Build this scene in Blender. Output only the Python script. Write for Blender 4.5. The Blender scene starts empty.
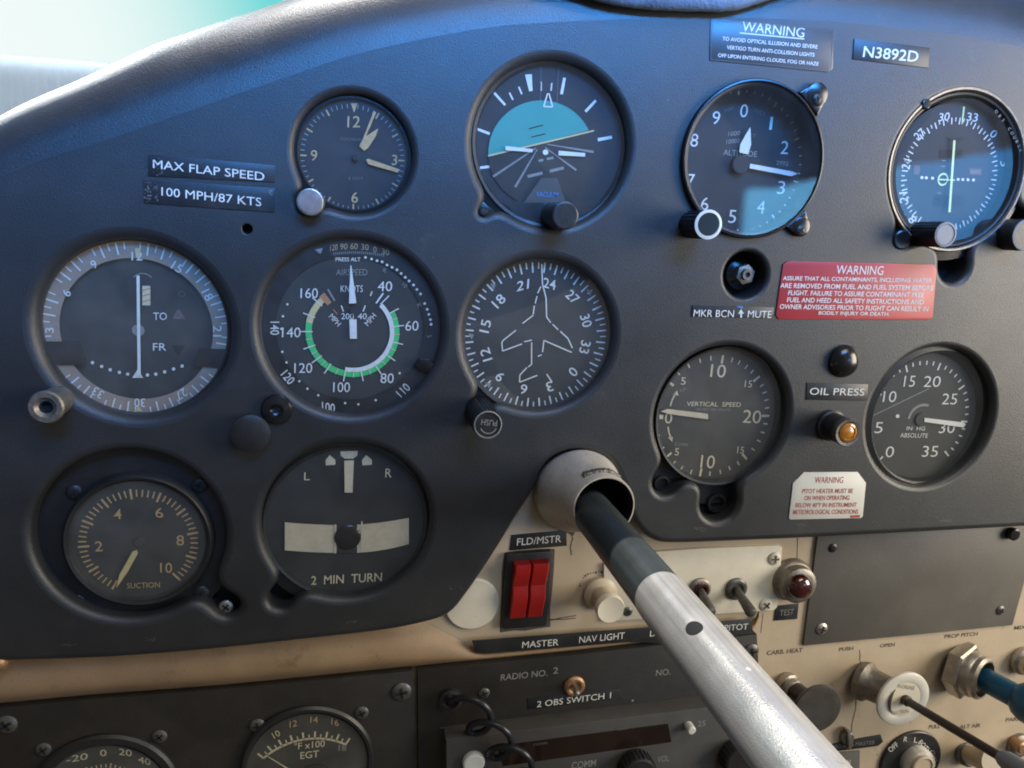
import bpy, bmesh, math, random
from mathutils import Vector, Matrix
random.seed(7)
SC = bpy.context.scene
COL = SC.collection
PI = math.pi
# ------------------------------------------------------------------ camera model
FPX, D = 748.0, 0.365                 # focal length in pixels, camera distance from the panel (m)
_n = Vector((358 - 512, 224 - 384, FPX)).normalized()          # panel normal (into the panel), camera frame
_x = Vector((1, -0.006, 0)); _x.z = -(_n.x + _n.y * _x.y) / _n.z; _x.normalize()
_yd = _n.cross(_x)
def ray(px, py):
    r = Vector(((px - 512) / FPX, (py - 384) / FPX, 1))
    return Vector((_x.dot(r), _n.dot(r), -_yd.dot(r)))
def W(px, py, h=0.0):
    r = ray(px, py); t = (D - h) / r.y
    return Vector((t * r.x, -h, t * r.z))
cam_d = bpy.data.cameras.new('camera'); cam = bpy.data.objects.new('camera', cam_d); COL.objects.link(cam)
cam_d.sensor_width = 36; cam_d.lens = FPX / 1024 * 36; cam_d.clip_start = 0.01; cam_d.clip_end = 2000
R3 = Matrix((_x, _n, -_yd))            # camera(cv) -> world
cx_, cy_, cz_ = R3 @ Vector((1, 0, 0)), R3 @ Vector((0, -1, 0)), R3 @ Vector((0, 0, -1))
cam.matrix_world = Matrix(((cx_.x, cy_.x, cz_.x, 0), (cx_.y, cy_.y, cz_.y, -D), (cx_.z, cy_.z, cz_.z, 0), (0, 0, 0, 1)))
SC.camera = cam
class Zm:                              # a measured enlargement of part of the photograph
    def __init__(s, x0, y0, k): s.x0, s.y0, s.k = x0, y0, k
    def __call__(s, x, y): return (s.x0 + x / s.k, s.y0 + y / s.k)
# ------------------------------------------------------------------ materials
def lin(c):
    return tuple((v / 255 / 12.92 if v <= 10 else ((v / 255 + .055) / 1.055) ** 2.4) for v in c)
MATS = {}
def mat(name, col, rough=.5, metal=0., var=.12, vs=40., bump=0., bs=900., spec=.5, wear=None, wamt=.0, wscale=120., coat=0., dust=0., dcol=(.13, .13, .125), streak=0.):
    m = bpy.data.materials.new(name); m.use_nodes = True; nt = m.node_tree; N, L = nt.nodes, nt.links
    b = N['Principled BSDF']; tc = N.new('ShaderNodeTexCoord')
    n1 = N.new('ShaderNodeTexNoise'); n1.inputs['Scale'].default_value = vs; n1.inputs['Detail'].default_value = 6; n1.inputs['Roughness'].default_value = .62
    L.new(tc.outputs['Object'], n1.inputs['Vector'])
    cr = N.new('ShaderNodeValToRGB'); e = cr.color_ramp.elements
    e[0].position, e[1].position = .28, .72
    e[0].color = tuple(max(0, v * (1 - var)) for v in col[:3]) + (1,); e[1].color = tuple(min(1, v * (1 + var)) for v in col[:3]) + (1,)
    L.new(n1.outputs['Fac'], cr.inputs['Fac']); out = cr.outputs['Color']
    if wear:
        n2 = N.new('ShaderNodeTexNoise'); n2.inputs['Scale'].default_value = wscale; n2.inputs['Detail'].default_value = 9; n2.inputs['Roughness'].default_value = .75
        L.new(tc.outputs['Object'], n2.inputs['Vector'])
        r2 = N.new('ShaderNodeMapRange'); r2.inputs['From Min'].default_value = .66 - wamt; r2.inputs['From Max'].default_value = .80 - wamt * .6
        L.new(n2.outputs['Fac'], r2.inputs['Value'])
        mx = N.new('ShaderNodeMix'); mx.data_type = 'RGBA'; mx.inputs['B'].default_value = tuple(wear[:3]) + (1,)
        L.new(r2.outputs['Result'], mx.inputs['Factor']); L.new(out, mx.inputs['A']); out = mx.outputs['Result']
    if dust:      # fine specks, hairline scratches and soft smears of dust
        n4 = N.new('ShaderNodeTexNoise'); n4.inputs['Scale'].default_value = 650; n4.inputs['Detail'].default_value = 3; L.new(tc.outputs['Object'], n4.inputs['Vector'])
        r4 = N.new('ShaderNodeMapRange'); r4.inputs['From Min'].default_value = .685; r4.inputs['From Max'].default_value = .74; L.new(n4.outputs['Fac'], r4.inputs['Value'])
        mp = N.new('ShaderNodeMapping'); mp.inputs['Rotation'].default_value = (0, 0, .6); mp.inputs['Scale'].default_value = (14, 520, 14); L.new(tc.outputs['Object'], mp.inputs['Vector'])
        n5 = N.new('ShaderNodeTexNoise'); n5.inputs['Scale'].default_value = 1; n5.inputs['Detail'].default_value = 2; L.new(mp.outputs['Vector'], n5.inputs['Vector'])
        r5 = N.new('ShaderNodeMapRange'); r5.inputs['From Min'].default_value = .73; r5.inputs['From Max'].default_value = .77; r5.inputs['To Max'].default_value = .45; L.new(n5.outputs['Fac'], r5.inputs['Value'])
        n6 = N.new('ShaderNodeTexNoise'); n6.inputs['Scale'].default_value = 16; n6.inputs['Detail'].default_value = 8; n6.inputs['Roughness'].default_value = .7; L.new(tc.outputs['Object'], n6.inputs['Vector'])
        r6 = N.new('ShaderNodeMapRange'); r6.inputs['From Min'].default_value = .48; r6.inputs['From Max'].default_value = .78; r6.inputs['To Max'].default_value = .35; L.new(n6.outputs['Fac'], r6.inputs['Value'])
        a1 = N.new('ShaderNodeMath'); a1.operation = 'MAXIMUM'; L.new(r4.outputs[0], a1.inputs[0]); L.new(r5.outputs[0], a1.inputs[1])
        a2 = N.new('ShaderNodeMath'); a2.operation = 'MAXIMUM'; L.new(a1.outputs[0], a2.inputs[0]); L.new(r6.outputs[0], a2.inputs[1])
        a3 = N.new('ShaderNodeMath'); a3.operation = 'MULTIPLY'; a3.inputs[1].default_value = dust; L.new(a2.outputs[0], a3.inputs[0])
        mx = N.new('ShaderNodeMix'); mx.data_type = 'RGBA'; mx.inputs['B'].default_value = tuple(dcol) + (1,); L.new(a3.outputs[0], mx.inputs['Factor']); L.new(out, mx.inputs['A']); out = mx.outputs['Result']
    if streak:    # drawn-metal streaks along the local z axis
        mp = N.new('ShaderNodeMapping'); mp.inputs['Scale'].default_value = (420, 420, 7); L.new(tc.outputs['Object'], mp.inputs['Vector'])
        n7 = N.new('ShaderNodeTexNoise'); n7.inputs['Scale'].default_value = 1; n7.inputs['Detail'].default_value = 5; L.new(mp.outputs['Vector'], n7.inputs['Vector'])
        r7 = N.new('ShaderNodeMapRange'); r7.inputs['From Min'].default_value = .3; r7.inputs['From Max'].default_value = .7; r7.inputs['To Min'].default_value = 1 - streak; L.new(n7.outputs['Fac'], r7.inputs['Value'])
        mx = N.new('ShaderNodeMix'); mx.data_type = 'RGBA'; mx.blend_type = 'MULTIPLY'; mx.inputs['Factor'].default_value = 1; L.new(out, mx.inputs['A']); L.new(r7.outputs[0], mx.inputs['B']); out = mx.outputs['Result']
    L.new(out, b.inputs['Base Color'])
    b.inputs['Metallic'].default_value = metal; b.inputs['Specular IOR Level'].default_value = spec
    rr = N.new('ShaderNodeMapRange'); rr.inputs['To Min'].default_value = max(.03, rough - .1); rr.inputs['To Max'].default_value = min(1, rough + .1)
    L.new(n1.outputs['Fac'], rr.inputs['Value']); L.new(rr.outputs['Result'], b.inputs['Roughness'])
    if coat: b.inputs['Coat Weight'].default_value = coat; b.inputs['Coat Roughness'].default_value = .12
    if bump:
        n3 = N.new('ShaderNodeTexNoise'); n3.inputs['Scale'].default_value = bs; n3.inputs['Detail'].default_value = 4
        L.new(tc.outputs['Object'], n3.inputs['Vector'])
        bp = N.new('ShaderNodeBump'); bp.inputs['Strength'].default_value = bump; bp.inputs['Distance'].default_value = .0006
        L.new(n3.outputs['Fac'], bp.inputs['Height']); L.new(bp.outputs['Normal'], b.inputs['Normal'])
    MATS[name] = m; return m
def glassmat(name, r0=.06, tint=(.93, .95, .96), haze=.012, hz=(.5, .55, .6), rough=.02):
    m = bpy.data.materials.new(name); m.use_nodes = True; nt = m.node_tree; N, L = nt.nodes, nt.links
    N.remove(N['Principled BSDF']); o = N['Material Output']
    t = N.new('ShaderNodeBsdfTransparent'); t.inputs['Color'].default_value = tint + (1,)
    g = N.new('ShaderNodeBsdfGlossy'); g.inputs['Roughness'].default_value = rough; g.inputs['Color'].default_value = (1, 1, 1, 1)
    fw = N.new('ShaderNodeLayerWeight'); fw.inputs['Blend'].default_value = .5
    pw = N.new('ShaderNodeMath'); pw.operation = 'POWER'; pw.inputs[1].default_value = 5; L.new(fw.outputs['Facing'], pw.inputs[0])
    lw = N.new('ShaderNodeMath'); lw.operation = 'MULTIPLY_ADD'; lw.inputs[1].default_value = 1 - r0; lw.inputs[2].default_value = r0; L.new(pw.outputs[0], lw.inputs[0])
    m1 = N.new('ShaderNodeMixShader'); L.new(lw.outputs[0], m1.inputs['Fac']); L.new(t.outputs[0], m1.inputs[1]); L.new(g.outputs[0], m1.inputs[2])
    df = N.new('ShaderNodeBsdfDiffuse'); df.inputs['Color'].default_value = hz + (1,)
    tc = N.new('ShaderNodeTexCoord'); n1 = N.new('ShaderNodeTexNoise'); n1.inputs['Scale'].default_value = 60; n1.inputs['Detail'].default_value = 8
    L.new(tc.outputs['Object'], n1.inputs['Vector'])
    mr = N.new('ShaderNodeMapRange'); mr.inputs['From Min'].default_value = .3; mr.inputs['From Max'].default_value = .75; mr.inputs['To Min'].default_value = haze * .5; mr.inputs['To Max'].default_value = haze * 2
    L.new(n1.outputs['Fac'], mr.inputs['Value'])
    m2 = N.new('ShaderNodeMixShader'); L.new(mr.outputs[0], m2.inputs['Fac']); L.new(m1.outputs[0], m2.inputs[1]); L.new(df.outputs[0], m2.inputs[2])
    L.new(m2.outputs[0], o.inputs['Surface']); MATS[name] = m; return m
mat('black_plastic', (.0195, .021, .0225), .45, var=.25, vs=22, bump=.30, bs=1500, wear=(.052, .050, .048), wamt=.05, wscale=45, spec=.62, dust=.30, dcol=(.085, .083, .080))
mat('rim_plastic', (.0195, .0215, .0235), .40, var=.25, vs=22, bump=.30, bs=1500, wear=(.052, .050, .048), wamt=.05, wscale=45, spec=.66, dust=.30, dcol=(.085, .083, .080))
mat('trim_vinyl', (.13, .19, .27), .5, var=.3, vs=60, bump=.7, bs=700, spec=.6)
mat('bezel_black', (.016, .017, .018), .42, var=.25, vs=60, bump=.15, bs=1200, wear=(.06, .06, .058), wamt=.03, wscale=200)
mat('pit_black', (.006, .006, .007), .8, var=.2)
mat('gloss_black', (.011, .011, .012), .22, var=.2, vs=90, spec=.5)
mat('knob_black', (.020, .020, .021), .38, var=.25, vs=120, bump=.2, bs=1400, wear=(.09, .085, .08), wamt=.05, wscale=300)
mat('dial_black', (.017, .020, .020), .75, var=.14, vs=25, dust=.22)
mat('dial_grey', (.036, .037, .035), .75, var=.14, vs=25, dust=.25)
mat('dial_charcoal', (.026, .030, .030), .75, var=.14, vs=25, dust=.22)
mat('dial_veil_blue', (.013, .019, .025), .75, var=.12, vs=25, dust=.15)  # bluish lens veil over the top dials, put into their colour
mat('dial_mask', (.055, .060, .062), .7, var=.1, vs=30)
mat('flag_pink', (.12, .06, .06), .7, var=.2, vs=300)
mat('sky_teal', (.035, .275, .235), .7, var=.06)
mat('white_ink', (.66, .66, .62), .7, var=.08, vs=500)
mat('cream_ink', (.58, .51, .35), .7, var=.12, vs=500)
mat('tan_ink', (.47, .31, .14), .7, var=.2, vs=400)
mat('dim_ink', (.22, .22, .21), .7, var=.2, vs=500)
mat('faint_ink', (.105, .105, .10), .7, var=.2, vs=500)
mat('green_ink', (.045, .50, .15), .7, var=.10, vs=300)
mat('yellow_ink', (.58, .47, .22), .7, var=.10, vs=300)
mat('orange_ink', (.42, .20, .085), .7, var=.10, vs=300)
mat('blue_ink', (.05, .20, .50), .7, var=.10, vs=300)
mat('red_ink', (.35, .06, .05), .7, var=.10, vs=300)
mat('needle_green', (.62, .74, .34), .6, var=.05)
mat('card_taupe', (.29, .215, .16), .75, var=.18, vs=70, dust=.4, dcol=(.16, .13, .10))
mat('luminous', (.58, .50, .35), .65, var=.12, vs=200, dust=.3, dcol=(.30, .24, .15))
mat('label_black', (.018, .020, .023), .42, var=.2, vs=60, wear=(.09, .09, .10), wamt=.05, wscale=160, dust=.6)
mat('label_worn', (.11, .085, .085), .7, var=.5, vs=500)
mat('label_red', (.40, .035, .040), .45, var=.08, vs=60)
mat('label_white', (.60, .61, .57), .5, var=.08, vs=60, wear=(.42, .40, .35), wamt=.05, wscale=110)
mat('engraved_clear', (.050, .055, .062), .35, var=.1, vs=40)
mat('beige_paint', (.48, .395, .285), .52, var=.12, vs=25, bump=.2, bs=1100, wear=(.24, .18, .12), wamt=.06, wscale=60, dust=.45, dcol=(.20, .155, .105))
mat('shaded_tan_paint', (.275, .185, .105), .5, var=.18, vs=25, bump=.25, bs=1100, wear=(.13, .08, .045), wamt=.09, wscale=40, dust=.45, dcol=(.09, .06, .038))  # tan darkened to carry the dimmer light at lower left
mat('cream_paint', (.64, .60, .49), .5, var=.10, vs=40, bump=.12, bs=900, wear=(.32, .27, .20), wamt=.05, wscale=90, dust=.35, dcol=(.30, .25, .18))
mat('grey_plate', (.105, .098, .088), .46, var=.14, vs=20, bump=.2, bs=1200, wear=(.2, .19, .17), wamt=.0, wscale=140, dust=.4, dcol=(.22, .21, .19))
mat('radio_black', (.015, .0125, .0105), .52, var=.3, vs=40, bump=.25, bs=1200, wear=(.05, .04, .032), wamt=.05, wscale=110, dust=.4, dcol=(.07, .06, .05))
mat('radio_grey', (.055, .053, .052), .5, var=.15, vs=40, bump=.2, bs=1200)
mat('display_red', (.014, .008, .006), .2, var=.35, vs=60, coat=.3)
mat('knob_grey', (.055, .052, .048), .42, var=.25, vs=90, bump=.15, bs=900, dust=.5, dcol=(.14, .13, .12))
mat('steel', (.42, .39, .35), .40, metal=.9, var=.25, vs=200, bump=.25, bs=700, wear=(.15, .11, .08), wamt=.05, wscale=160)
mat('dull_steel', (.25, .23, .20), .5, metal=.85, var=.3, vs=300, bump=.3, bs=900, wear=(.12, .09, .06), wamt=.05, wscale=300)
mat('dark_steel', (.13, .125, .118), .42, metal=.6, var=.3, vs=300, bump=.2, bs=900)
mat('alloy', (.72, .70, .655), .33, metal=.55, var=.12, vs=60, bump=.25, bs=1800, wear=(.34, .33, .31), wamt=.03, wscale=140, streak=.36)
mat('collar_paint', (.56, .52, .44), .5, metal=.25, var=.18, vs=60, bump=.35, bs=500, wear=(.08, .08, .075), wamt=.07, wscale=90)
mat('tube_black', (.052, .062, .063), .36, var=.25, vs=40, spec=.5, bump=.08, bs=700, wear=(.10, .11, .11), wamt=.03, wscale=70, streak=.4)
mat('red_plastic', (.30, .010, .009), .32, var=.08, vs=100, bump=.05)
mat('amber', (.42, .17, .025), .2, var=.3, vs=300, coat=.5)
mat('lamp_red', (.045, .005, .005), .12, var=.3, vs=300, coat=.9)
mat('blue_grip', (.006, .085, .17), .42, var=.15, vs=80, bump=.15)
mat('beige_plastic', (.44, .37, .27), .45, var=.10, vs=80, bump=.1)
mat('clock_knob', (.33, .27, .25), .35, metal=.5, var=.2, vs=200)
mat('throttle_cap', (.60, .58, .52), .4, var=.1, vs=120, wear=(.3, .28, .25), wamt=.03, wscale=250)
mat('rod_brown', (.060, .048, .044), .4, metal=.3, var=.2, vs=200)
mat('grip_grey', (.20, .21, .22), .5, var=.15, vs=100)
mat('brass_worn', (.33, .20, .11), .5, metal=.6, var=.35, vs=500)
mat('cord_black', (.014, .016, .022), .33, var=.2, vs=200)
mat('grime', (.09, .075, .06), .9, var=.3, vs=400)
mat('hangar_wall', (.80, .83, .86), .7, var=.05, vs=.4)
mat('hangar_roof', (.75, .78, .80), .5, var=.05, vs=.5)
for _nm, _c in (('hangar_wall', (.27, .31, .35)), ('hangar_roof', (.75, .80, .82))):      # translucency added so sun from behind brightens the shaded hangar faces
    _m = MATS[_nm].node_tree; _t = _m.nodes.new('ShaderNodeBsdfTranslucent'); _t.inputs['Color'].default_value = _c + (1,)
    _x2 = _m.nodes.new('ShaderNodeAddShader'); _m.links.new(_m.nodes['Principled BSDF'].outputs[0], _x2.inputs[0]); _m.links.new(_t.outputs[0], _x2.inputs[1]); _m.links.new(_x2.outputs[0], _m.nodes['Material Output'].inputs['Surface'])
glassmat('gauge_glass', .05, haze=.018)
glassmat('clear_lens', .06, haze=.05)
glassmat('dusty_glass', .055, haze=.042, hz=(.55, .52, .45))
# ------------------------------------------------------------------ mesh builder
_gl = {}
def glyphs(s, bold):
    k = (s, bold)
    if k not in _gl:
        cu = bpy.data.curves.new('t', 'FONT'); cu.body = s; cu.offset = bold; cu.resolution_u = 3; cu.fill_mode = 'FRONT'
        ob = bpy.data.objects.new('t', cu); me = bpy.data.meshes.new_from_object(ob)
        _gl[k] = ([v.co.copy() for v in me.vertices], [tuple(p.vertices) for p in me.polygons])
        bpy.data.objects.remove(ob); bpy.data.curves.remove(cu); bpy.data.meshes.remove(me)
    return _gl[k]
def lean(px): return -(px - 200) / 4600.0      # how verticals of the panel lean in the photograph
class Ctx:
    def __init__(s, px, py, h=0.0):
        s.px, s.py, s.h = px, py, h; s.o = W(px, py, h)
        s.k = ((W(px + 10, py, h) - W(px - 10, py, h)).length + (W(px, py + 10, h) - W(px, py - 10, h)).length) / 40
    def L(s, px, py, h=None):
        if h is None: h = s.h
        p = W(px, py, h); return Vector((p.x - s.o.x, p.z - s.o.z, h - s.h))
    def empty(s, name, label, cat, group=None):
        o = bpy.data.objects.new(name, None); COL.objects.link(o); o.empty_display_size = .01
        o.matrix_world = s.mw(); tag(o, label, cat, group); return o
    def mw(s):
        return Matrix(((1, 0, 0, s.o.x), (0, 0, -1, -s.h), (0, 1, 0, s.o.z), (0, 0, 0, 1)))
def tag(o, label, cat, group=None, kind=None):
    o['label'] = label; o['category'] = cat
    if group: o['group'] = group
    if kind: o['kind'] = kind
class MB:
    def __init__(s, ctx): s.c = ctx; s.v = []; s.f = []; s.m = []; s.mn = []
    def mi(s, m):
        if m not in s.mn: s.mn.append(m)
        return s.mn.index(m)
    def add(s, vs, fs, m):
        b = len(s.v); s.v += [Vector(v) for v in vs]; i = s.mi(m)
        for f in fs: s.f.append([b + k for k in f]); s.m.append(i)
    # --- in local metres
    def lathe(s, prof, m, c=(0, 0, 0), n=48, ax=None):
        c = Vector(c)
        if ax is None: A, B, Cz = Vector((1, 0, 0)), Vector((0, 1, 0)), Vector((0, 0, 1))
        else:
            Cz = Vector(ax).normalized(); A = Cz.orthogonal().normalized(); B = Cz.cross(A)
        vs, fs, rings = [], [], []
        for r, z in prof:
            if r < 1e-7: rings.append([len(vs)]); vs.append(c + Cz * z)
            else:
                rings.append(list(range(len(vs), len(vs) + n)))
                vs += [c + A * (r * math.cos(2 * PI * k / n)) + B * (r * math.sin(2 * PI * k / n)) + Cz * z for k in range(n)]
        for a, b in zip(rings, rings[1:]):
            for k in range(n):
                k2 = (k + 1) % n
                if len(a) == 1 and len(b) == 1: continue
                if len(a) == 1: fs.append([a[0], b[k2], b[k]])
                elif len(b) == 1: fs.append([a[k], a[k2], b[0]])
                else: fs.append([a[k], a[k2], b[k2], b[k]])
        s.add(vs, fs, m)
    def knob(s, c, r, z0, z1, m, ch=.12, n=32, ribs=0, rib=.06, top=None):
        c = Vector((c[0], c[1], 0)); e = r * ch
        s.lathe([(r * .98, z0), (r, z0 + e * .5), (r, z1 - e), (r - e * .3, z1 - e * .3), (r - e, z1)], m, c, n)
        s.lathe([(r - e, z1), (r * .5, z1 + .00002), (0, z1 + .00003)], top or m, c, n)
        for k in range(ribs):
            a = 2 * PI * k / ribs
            s.box(c + Vector((math.cos(a) * r, math.sin(a) * r, 0)), r * rib * 2, r * rib * 1.6, z0 + e, z1 - e * .8, m, a)
    def box(s, c, w, h, z0, z1, m, rot=0, bev=0):
        bm = bmesh.new(); bmesh.ops.create_cube(bm, size=1)
        for v in bm.verts: v.co = Vector((v.co.x * w, v.co.y * h, z0 + (v.co.z + .5) * (z1 - z0)))
        if bev: bmesh.ops.bevel(bm, geom=bm.edges[:], offset=bev, segments=2, affect='EDGES')
        ca, sa = math.cos(rot), math.sin(rot)
        bm.verts.ensure_lookup_table()
        vs = [Vector((c[0] + v.co.x * ca - v.co.y * sa, c[1] + v.co.x * sa + v.co.y * ca, v.co.z)) for v in bm.verts]
        s.add(vs, [[v.index for v in f.verts] for f in bm.faces], m); bm.free()
    def flat(s, pts, m):
        s.add(pts, [list(range(len(pts)))], m)
    def ring(s, r0, r1, z, m, a0=0, a1=360, c=(0, 0), n=None):
        n = n or max(6, int(abs(a1 - a0) / 4)); vs = []
        for k in range(n + 1):
            a = math.radians(90 - (a0 + (a1 - a0) * k / n))
            for r in (r0, r1): vs.append((c[0] + r * math.cos(a), c[1] + r * math.sin(a), z))
        s.add(vs, [[2 * k, 2 * k + 1, 2 * k + 3, 2 * k + 2] for k in range(n)], m)
    def disc(s, r, z, m, c=(0, 0), n=64):
        s.flat([(c[0] + r * math.cos(2 * PI * k / n), c[1] + r * math.sin(2 * PI * k / n), z) for k in range(n)], m)
    def tick(s, r0, r1, ang, w, z, m, c=(0, 0), w1=None):
        a = math.radians(90 - ang); u = Vector((math.cos(a), math.sin(a))); p = Vector((-u.y, u.x)); c = Vector(c[:2]); w1 = w1 or w
        q = [c + u * r0 + p * w / 2, c + u * r0 - p * w / 2, c + u * r1 - p * w1 / 2, c + u * r1 + p * w1 / 2]
        s.flat([(k.x, k.y, z) for k in q], m)
    def prism(s, pts, z0, z1, m, bev=0):
        """extruded polygon (CCW local xy) with a small chamfer at the front"""
        n = len(pts); P = [Vector((p[0], p[1])) for p in pts]
        ar = sum(P[i].x * P[(i + 1) % n].y - P[(i + 1) % n].x * P[i].y for i in range(n))
        if ar < 0: P.reverse()
        def ins(d):
            o = []
            for i in range(n):
                a, b, c = P[i - 1], P[i], P[(i + 1) % n]
                e1, e2 = (b - a).normalized(), (c - b).normalized()
                m1, m2 = Vector((-e1.y, e1.x)), Vector((-e2.y, e2.x)); bi = m1 + m2
                o.append(b + bi / max(.25, bi.dot(m1)) * d if bi.length > 1e-6 else b.copy())
            return o
        rings = [(P, z0), (P, z1 - bev)] + ([(ins(bev * .35), z1 - bev * .3), (ins(bev), z1)] if bev else [])
        vs = [(p.x, p.y, z) for R, z in rings for p in R]; fs = []
        for k in range(len(rings) - 1):
            for i in range(n): j = (i + 1) % n; fs.append([k * n + i, k * n + j, (k + 1) * n + j, (k + 1) * n + i])
        fs.append([(len(rings) - 1) * n + i for i in range(n)])
        s.add(vs, fs, m)
    def tube(s, path, r, m, n=14, cap=True):
        path = [Vector(p) for p in path]; rs = r if isinstance(r, (list, tuple)) else [r] * len(path)
        vs, fs = [], []; up = None
        for i, p in enumerate(path):
            t = (path[min(i + 1, len(path) - 1)] - path[max(i - 1, 0)]).normalized()
            up = t.orthogonal().normalized() if up is None else (up - t * up.dot(t)).normalized()
            b = t.cross(up)
            vs += [p + up * (rs[i] * math.cos(2 * PI * k / n)) + b * (rs[i] * math.sin(2 * PI * k / n)) for k in range(n)]
        for i in range(len(path) - 1):
            for k in range(n): k2 = (k + 1) % n; fs.append([i * n + k, i * n + k2, (i + 1) * n + k2, (i + 1) * n + k])
        if cap: fs += [list(range(n))[::-1], list(range((len(path) - 1) * n, len(path) * n))]
        s.add(vs, fs, m)
    # --- from measured pixels on the plane at height h
    def pp(s, pts, h, m): s.flat([s.c.L(x, y, h) for x, y in pts], m)
    def pprism(s, pts, h0, h1, m, bev=0):
        z0 = h0 - s.c.h; z1 = h1 - s.c.h
        s.prism([s.c.L(x, y, h1) for x, y in pts], z0, z1, m, bev)
    def pl(s, a, b, w, h, m, w1=None):
        d = math.hypot(b[0] - a[0], b[1] - a[1]); p = ((b[1] - a[1]) / d, -(b[0] - a[0]) / d); w1 = w if w1 is None else w1
        s.pp([(a[0] + p[0] * w / 2, a[1] + p[1] * w / 2), (a[0] - p[0] * w / 2, a[1] - p[1] * w / 2), (b[0] - p[0] * w1 / 2, b[1] - p[1] * w1 / 2), (b[0] + p[0] * w1 / 2, b[1] + p[1] * w1 / 2)], h, m)
    def pdot(s, c, r, h, m, n=14):
        s.pp([(c[0] + r * math.cos(2 * PI * k / n), c[1] + r * math.sin(2 * PI * k / n)) for k in range(n)], h, m)
    def pt(s, txt, c, hp, h, m, w=None, ang=0, bold=.0, lr=False):
        """text centred on pixel c with cap height hp (and width w) pixels, turned ang degrees clockwise"""
        vs, fs = glyphs(txt, bold)
        if not vs: return
        x0, x1 = min(v.x for v in vs), max(v.x for v in vs); y0, y1 = min(v.y for v in vs), max(v.y for v in vs)
        k = hp / max(.3, (y1 - y0)); kx = (w / (x1 - x0)) if w else k
        a = math.radians(ang); u = (math.cos(a), math.sin(a)); ln = lean(c[0]) if abs(ang) < 25 and not lr else 0
        v_ = (-ln, -1.0) if ln else (math.sin(a), -math.cos(a))
        o = []
        for v in vs:
            X = (v.x - (x0 + x1) / 2) * kx; Y = (v.y - (y0 + y1) / 2) * k
            o.append(s.c.L(c[0] + u[0] * X + v_[0] * Y, c[1] + u[1] * X + v_[1] * Y, h))
        s.add(o, [list(f) for f in fs], m)
    def build(s, name, parent=None, smooth=38):
        me = bpy.data.meshes.new(name); me.from_pydata([tuple(v) for v in s.v], [], s.f)
        for k in s.mn: me.materials.append(MATS[k])
        me.polygons.foreach_set('material_index', s.m)
        me.polygons.foreach_set('use_smooth', [True] * len(s.f)); me.update()
        me.set_sharp_from_angle(angle=math.radians(smooth))
        o = bpy.data.objects.new(name, me); COL.objects.link(o)
        if parent is not None: o.parent = parent
        else: o.matrix_world = s.c.mw()
        return o
def screw_part(ctx, parent, px, r, h, m='dark_steel', slot='pit_black', dome=.35, ang=None, name='screw'):
    b = MB(ctx); p = ctx.L(px[0], px[1], h); R = r * ctx.k; z = p.z
    b.lathe([(R, z - R * .3), (R, z + R * .12), (R * .8, z + R * dome * .8), (R * .45, z + R * dome), (0, z + R * (dome + .03))], m, (p.x, p.y, 0), 20)
    a = random.uniform(0, 90) if ang is None else ang
    for k in (0, 90):
        b.box((p.x, p.y), R * 1.15, R * .26, z + R * (dome - .25), z + R * (dome + .09), slot, math.radians(a + k))
    return b.build(name, parent)
# ------------------------------------------------------------------ the black instrument panel
def catmull(P, n=4, closed=False):
    o = []; N = len(P)
    for i in range(N - 1):
        p0, p1, p2, p3 = P[max(i - 1, 0)], P[i], P[i + 1], P[min(i + 2, N - 1)]
        for k in range(n):
            t = k / n
            o.append(tuple(.5 * (2 * b + (c - a) * t + (2 * a - 5 * b + 4 * c - d) * t * t + (3 * b - a - 3 * c + d) * t ** 3) for a, b, c, d in zip(p0, p1, p2, p3)))
    return o + [P[-1]]
PC = Ctx(358, 224, 0)
HOLES = []
def hole(c, w, h, lobes=(), fr=.0032, depth=.014, n=144):
    c0 = PC.L(*c); R = ((PC.L(c[0] + w / 2, c[1]) - PC.L(c[0] - w / 2, c[1])).length + (PC.L(c[0], c[1] + h / 2) - PC.L(c[0], c[1] - h / 2)).length) / 4
    lb = []
    for (x, y, r) in lobes:
        p = PC.L(x, y); lb.append((p - c0, r * Ctx(x, y).k))
    M_ = 1440; pts = []
    for k in range(M_):
        u = Vector((math.cos(2 * PI * k / M_), math.sin(2 * PI * k / M_), 0)); r = R
        for e, rl in lb:
            bb = e.dot(u); dd = bb * bb - (e.length_squared - rl * rl)
            if dd >= 0: r = max(r, bb + math.sqrt(dd))
        pts.append(u * r)
    seg = [(pts[(k + 1) % M_] - pts[k]).length for k in range(M_)]; tot = sum(seg); loop = []; acc = 0; j = 0
    for k in range(n):
        want = tot * k / n
        while acc + seg[j] < want: acc += seg[j]; j += 1
        loop.append(pts[j].lerp(pts[(j + 1) % M_], (want - acc) / seg[j]))
    if lb:
        for _ in range(5): loop = [(loop[k - 1] + loop[k] * 2 + loop[(k + 1) % n]) / 4 for k in range(n)]
    loop = [c0 + v for v in loop]
    HOLES.append((loop, fr, depth)); return R
def normals(loop, closed=True):
    n = len(loop); o = []
    for i in range(n):
        t = (loop[(i + 1) % n] - loop[i - 1]).normalized(); o.append(Vector((-t.y, t.x, 0)))   # inward for CCW
    return o
R_CLK = hole((354, 154), 136, 133, [(308, 202, 19)])
R_AI = hole((552, 145), 176, 184, [(484, 212, 13)], fr=.0042)
R_ALT = hole((755, 160), 136, 154, fr=.002)
R_VO2 = hole((957, 171), 138, 171, [(1022, 228, 22), (955, 266, 22), (905, 236, 16)], fr=.0034)
R_VOR = hole((135, 330), 216, 204, fr=.0055)
R_ASI = hole((352, 329), 201, 195, fr=.0045)
R_DG = hole((540, 336), 168, 168, [(479, 408, 17)], fr=.0045)
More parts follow.
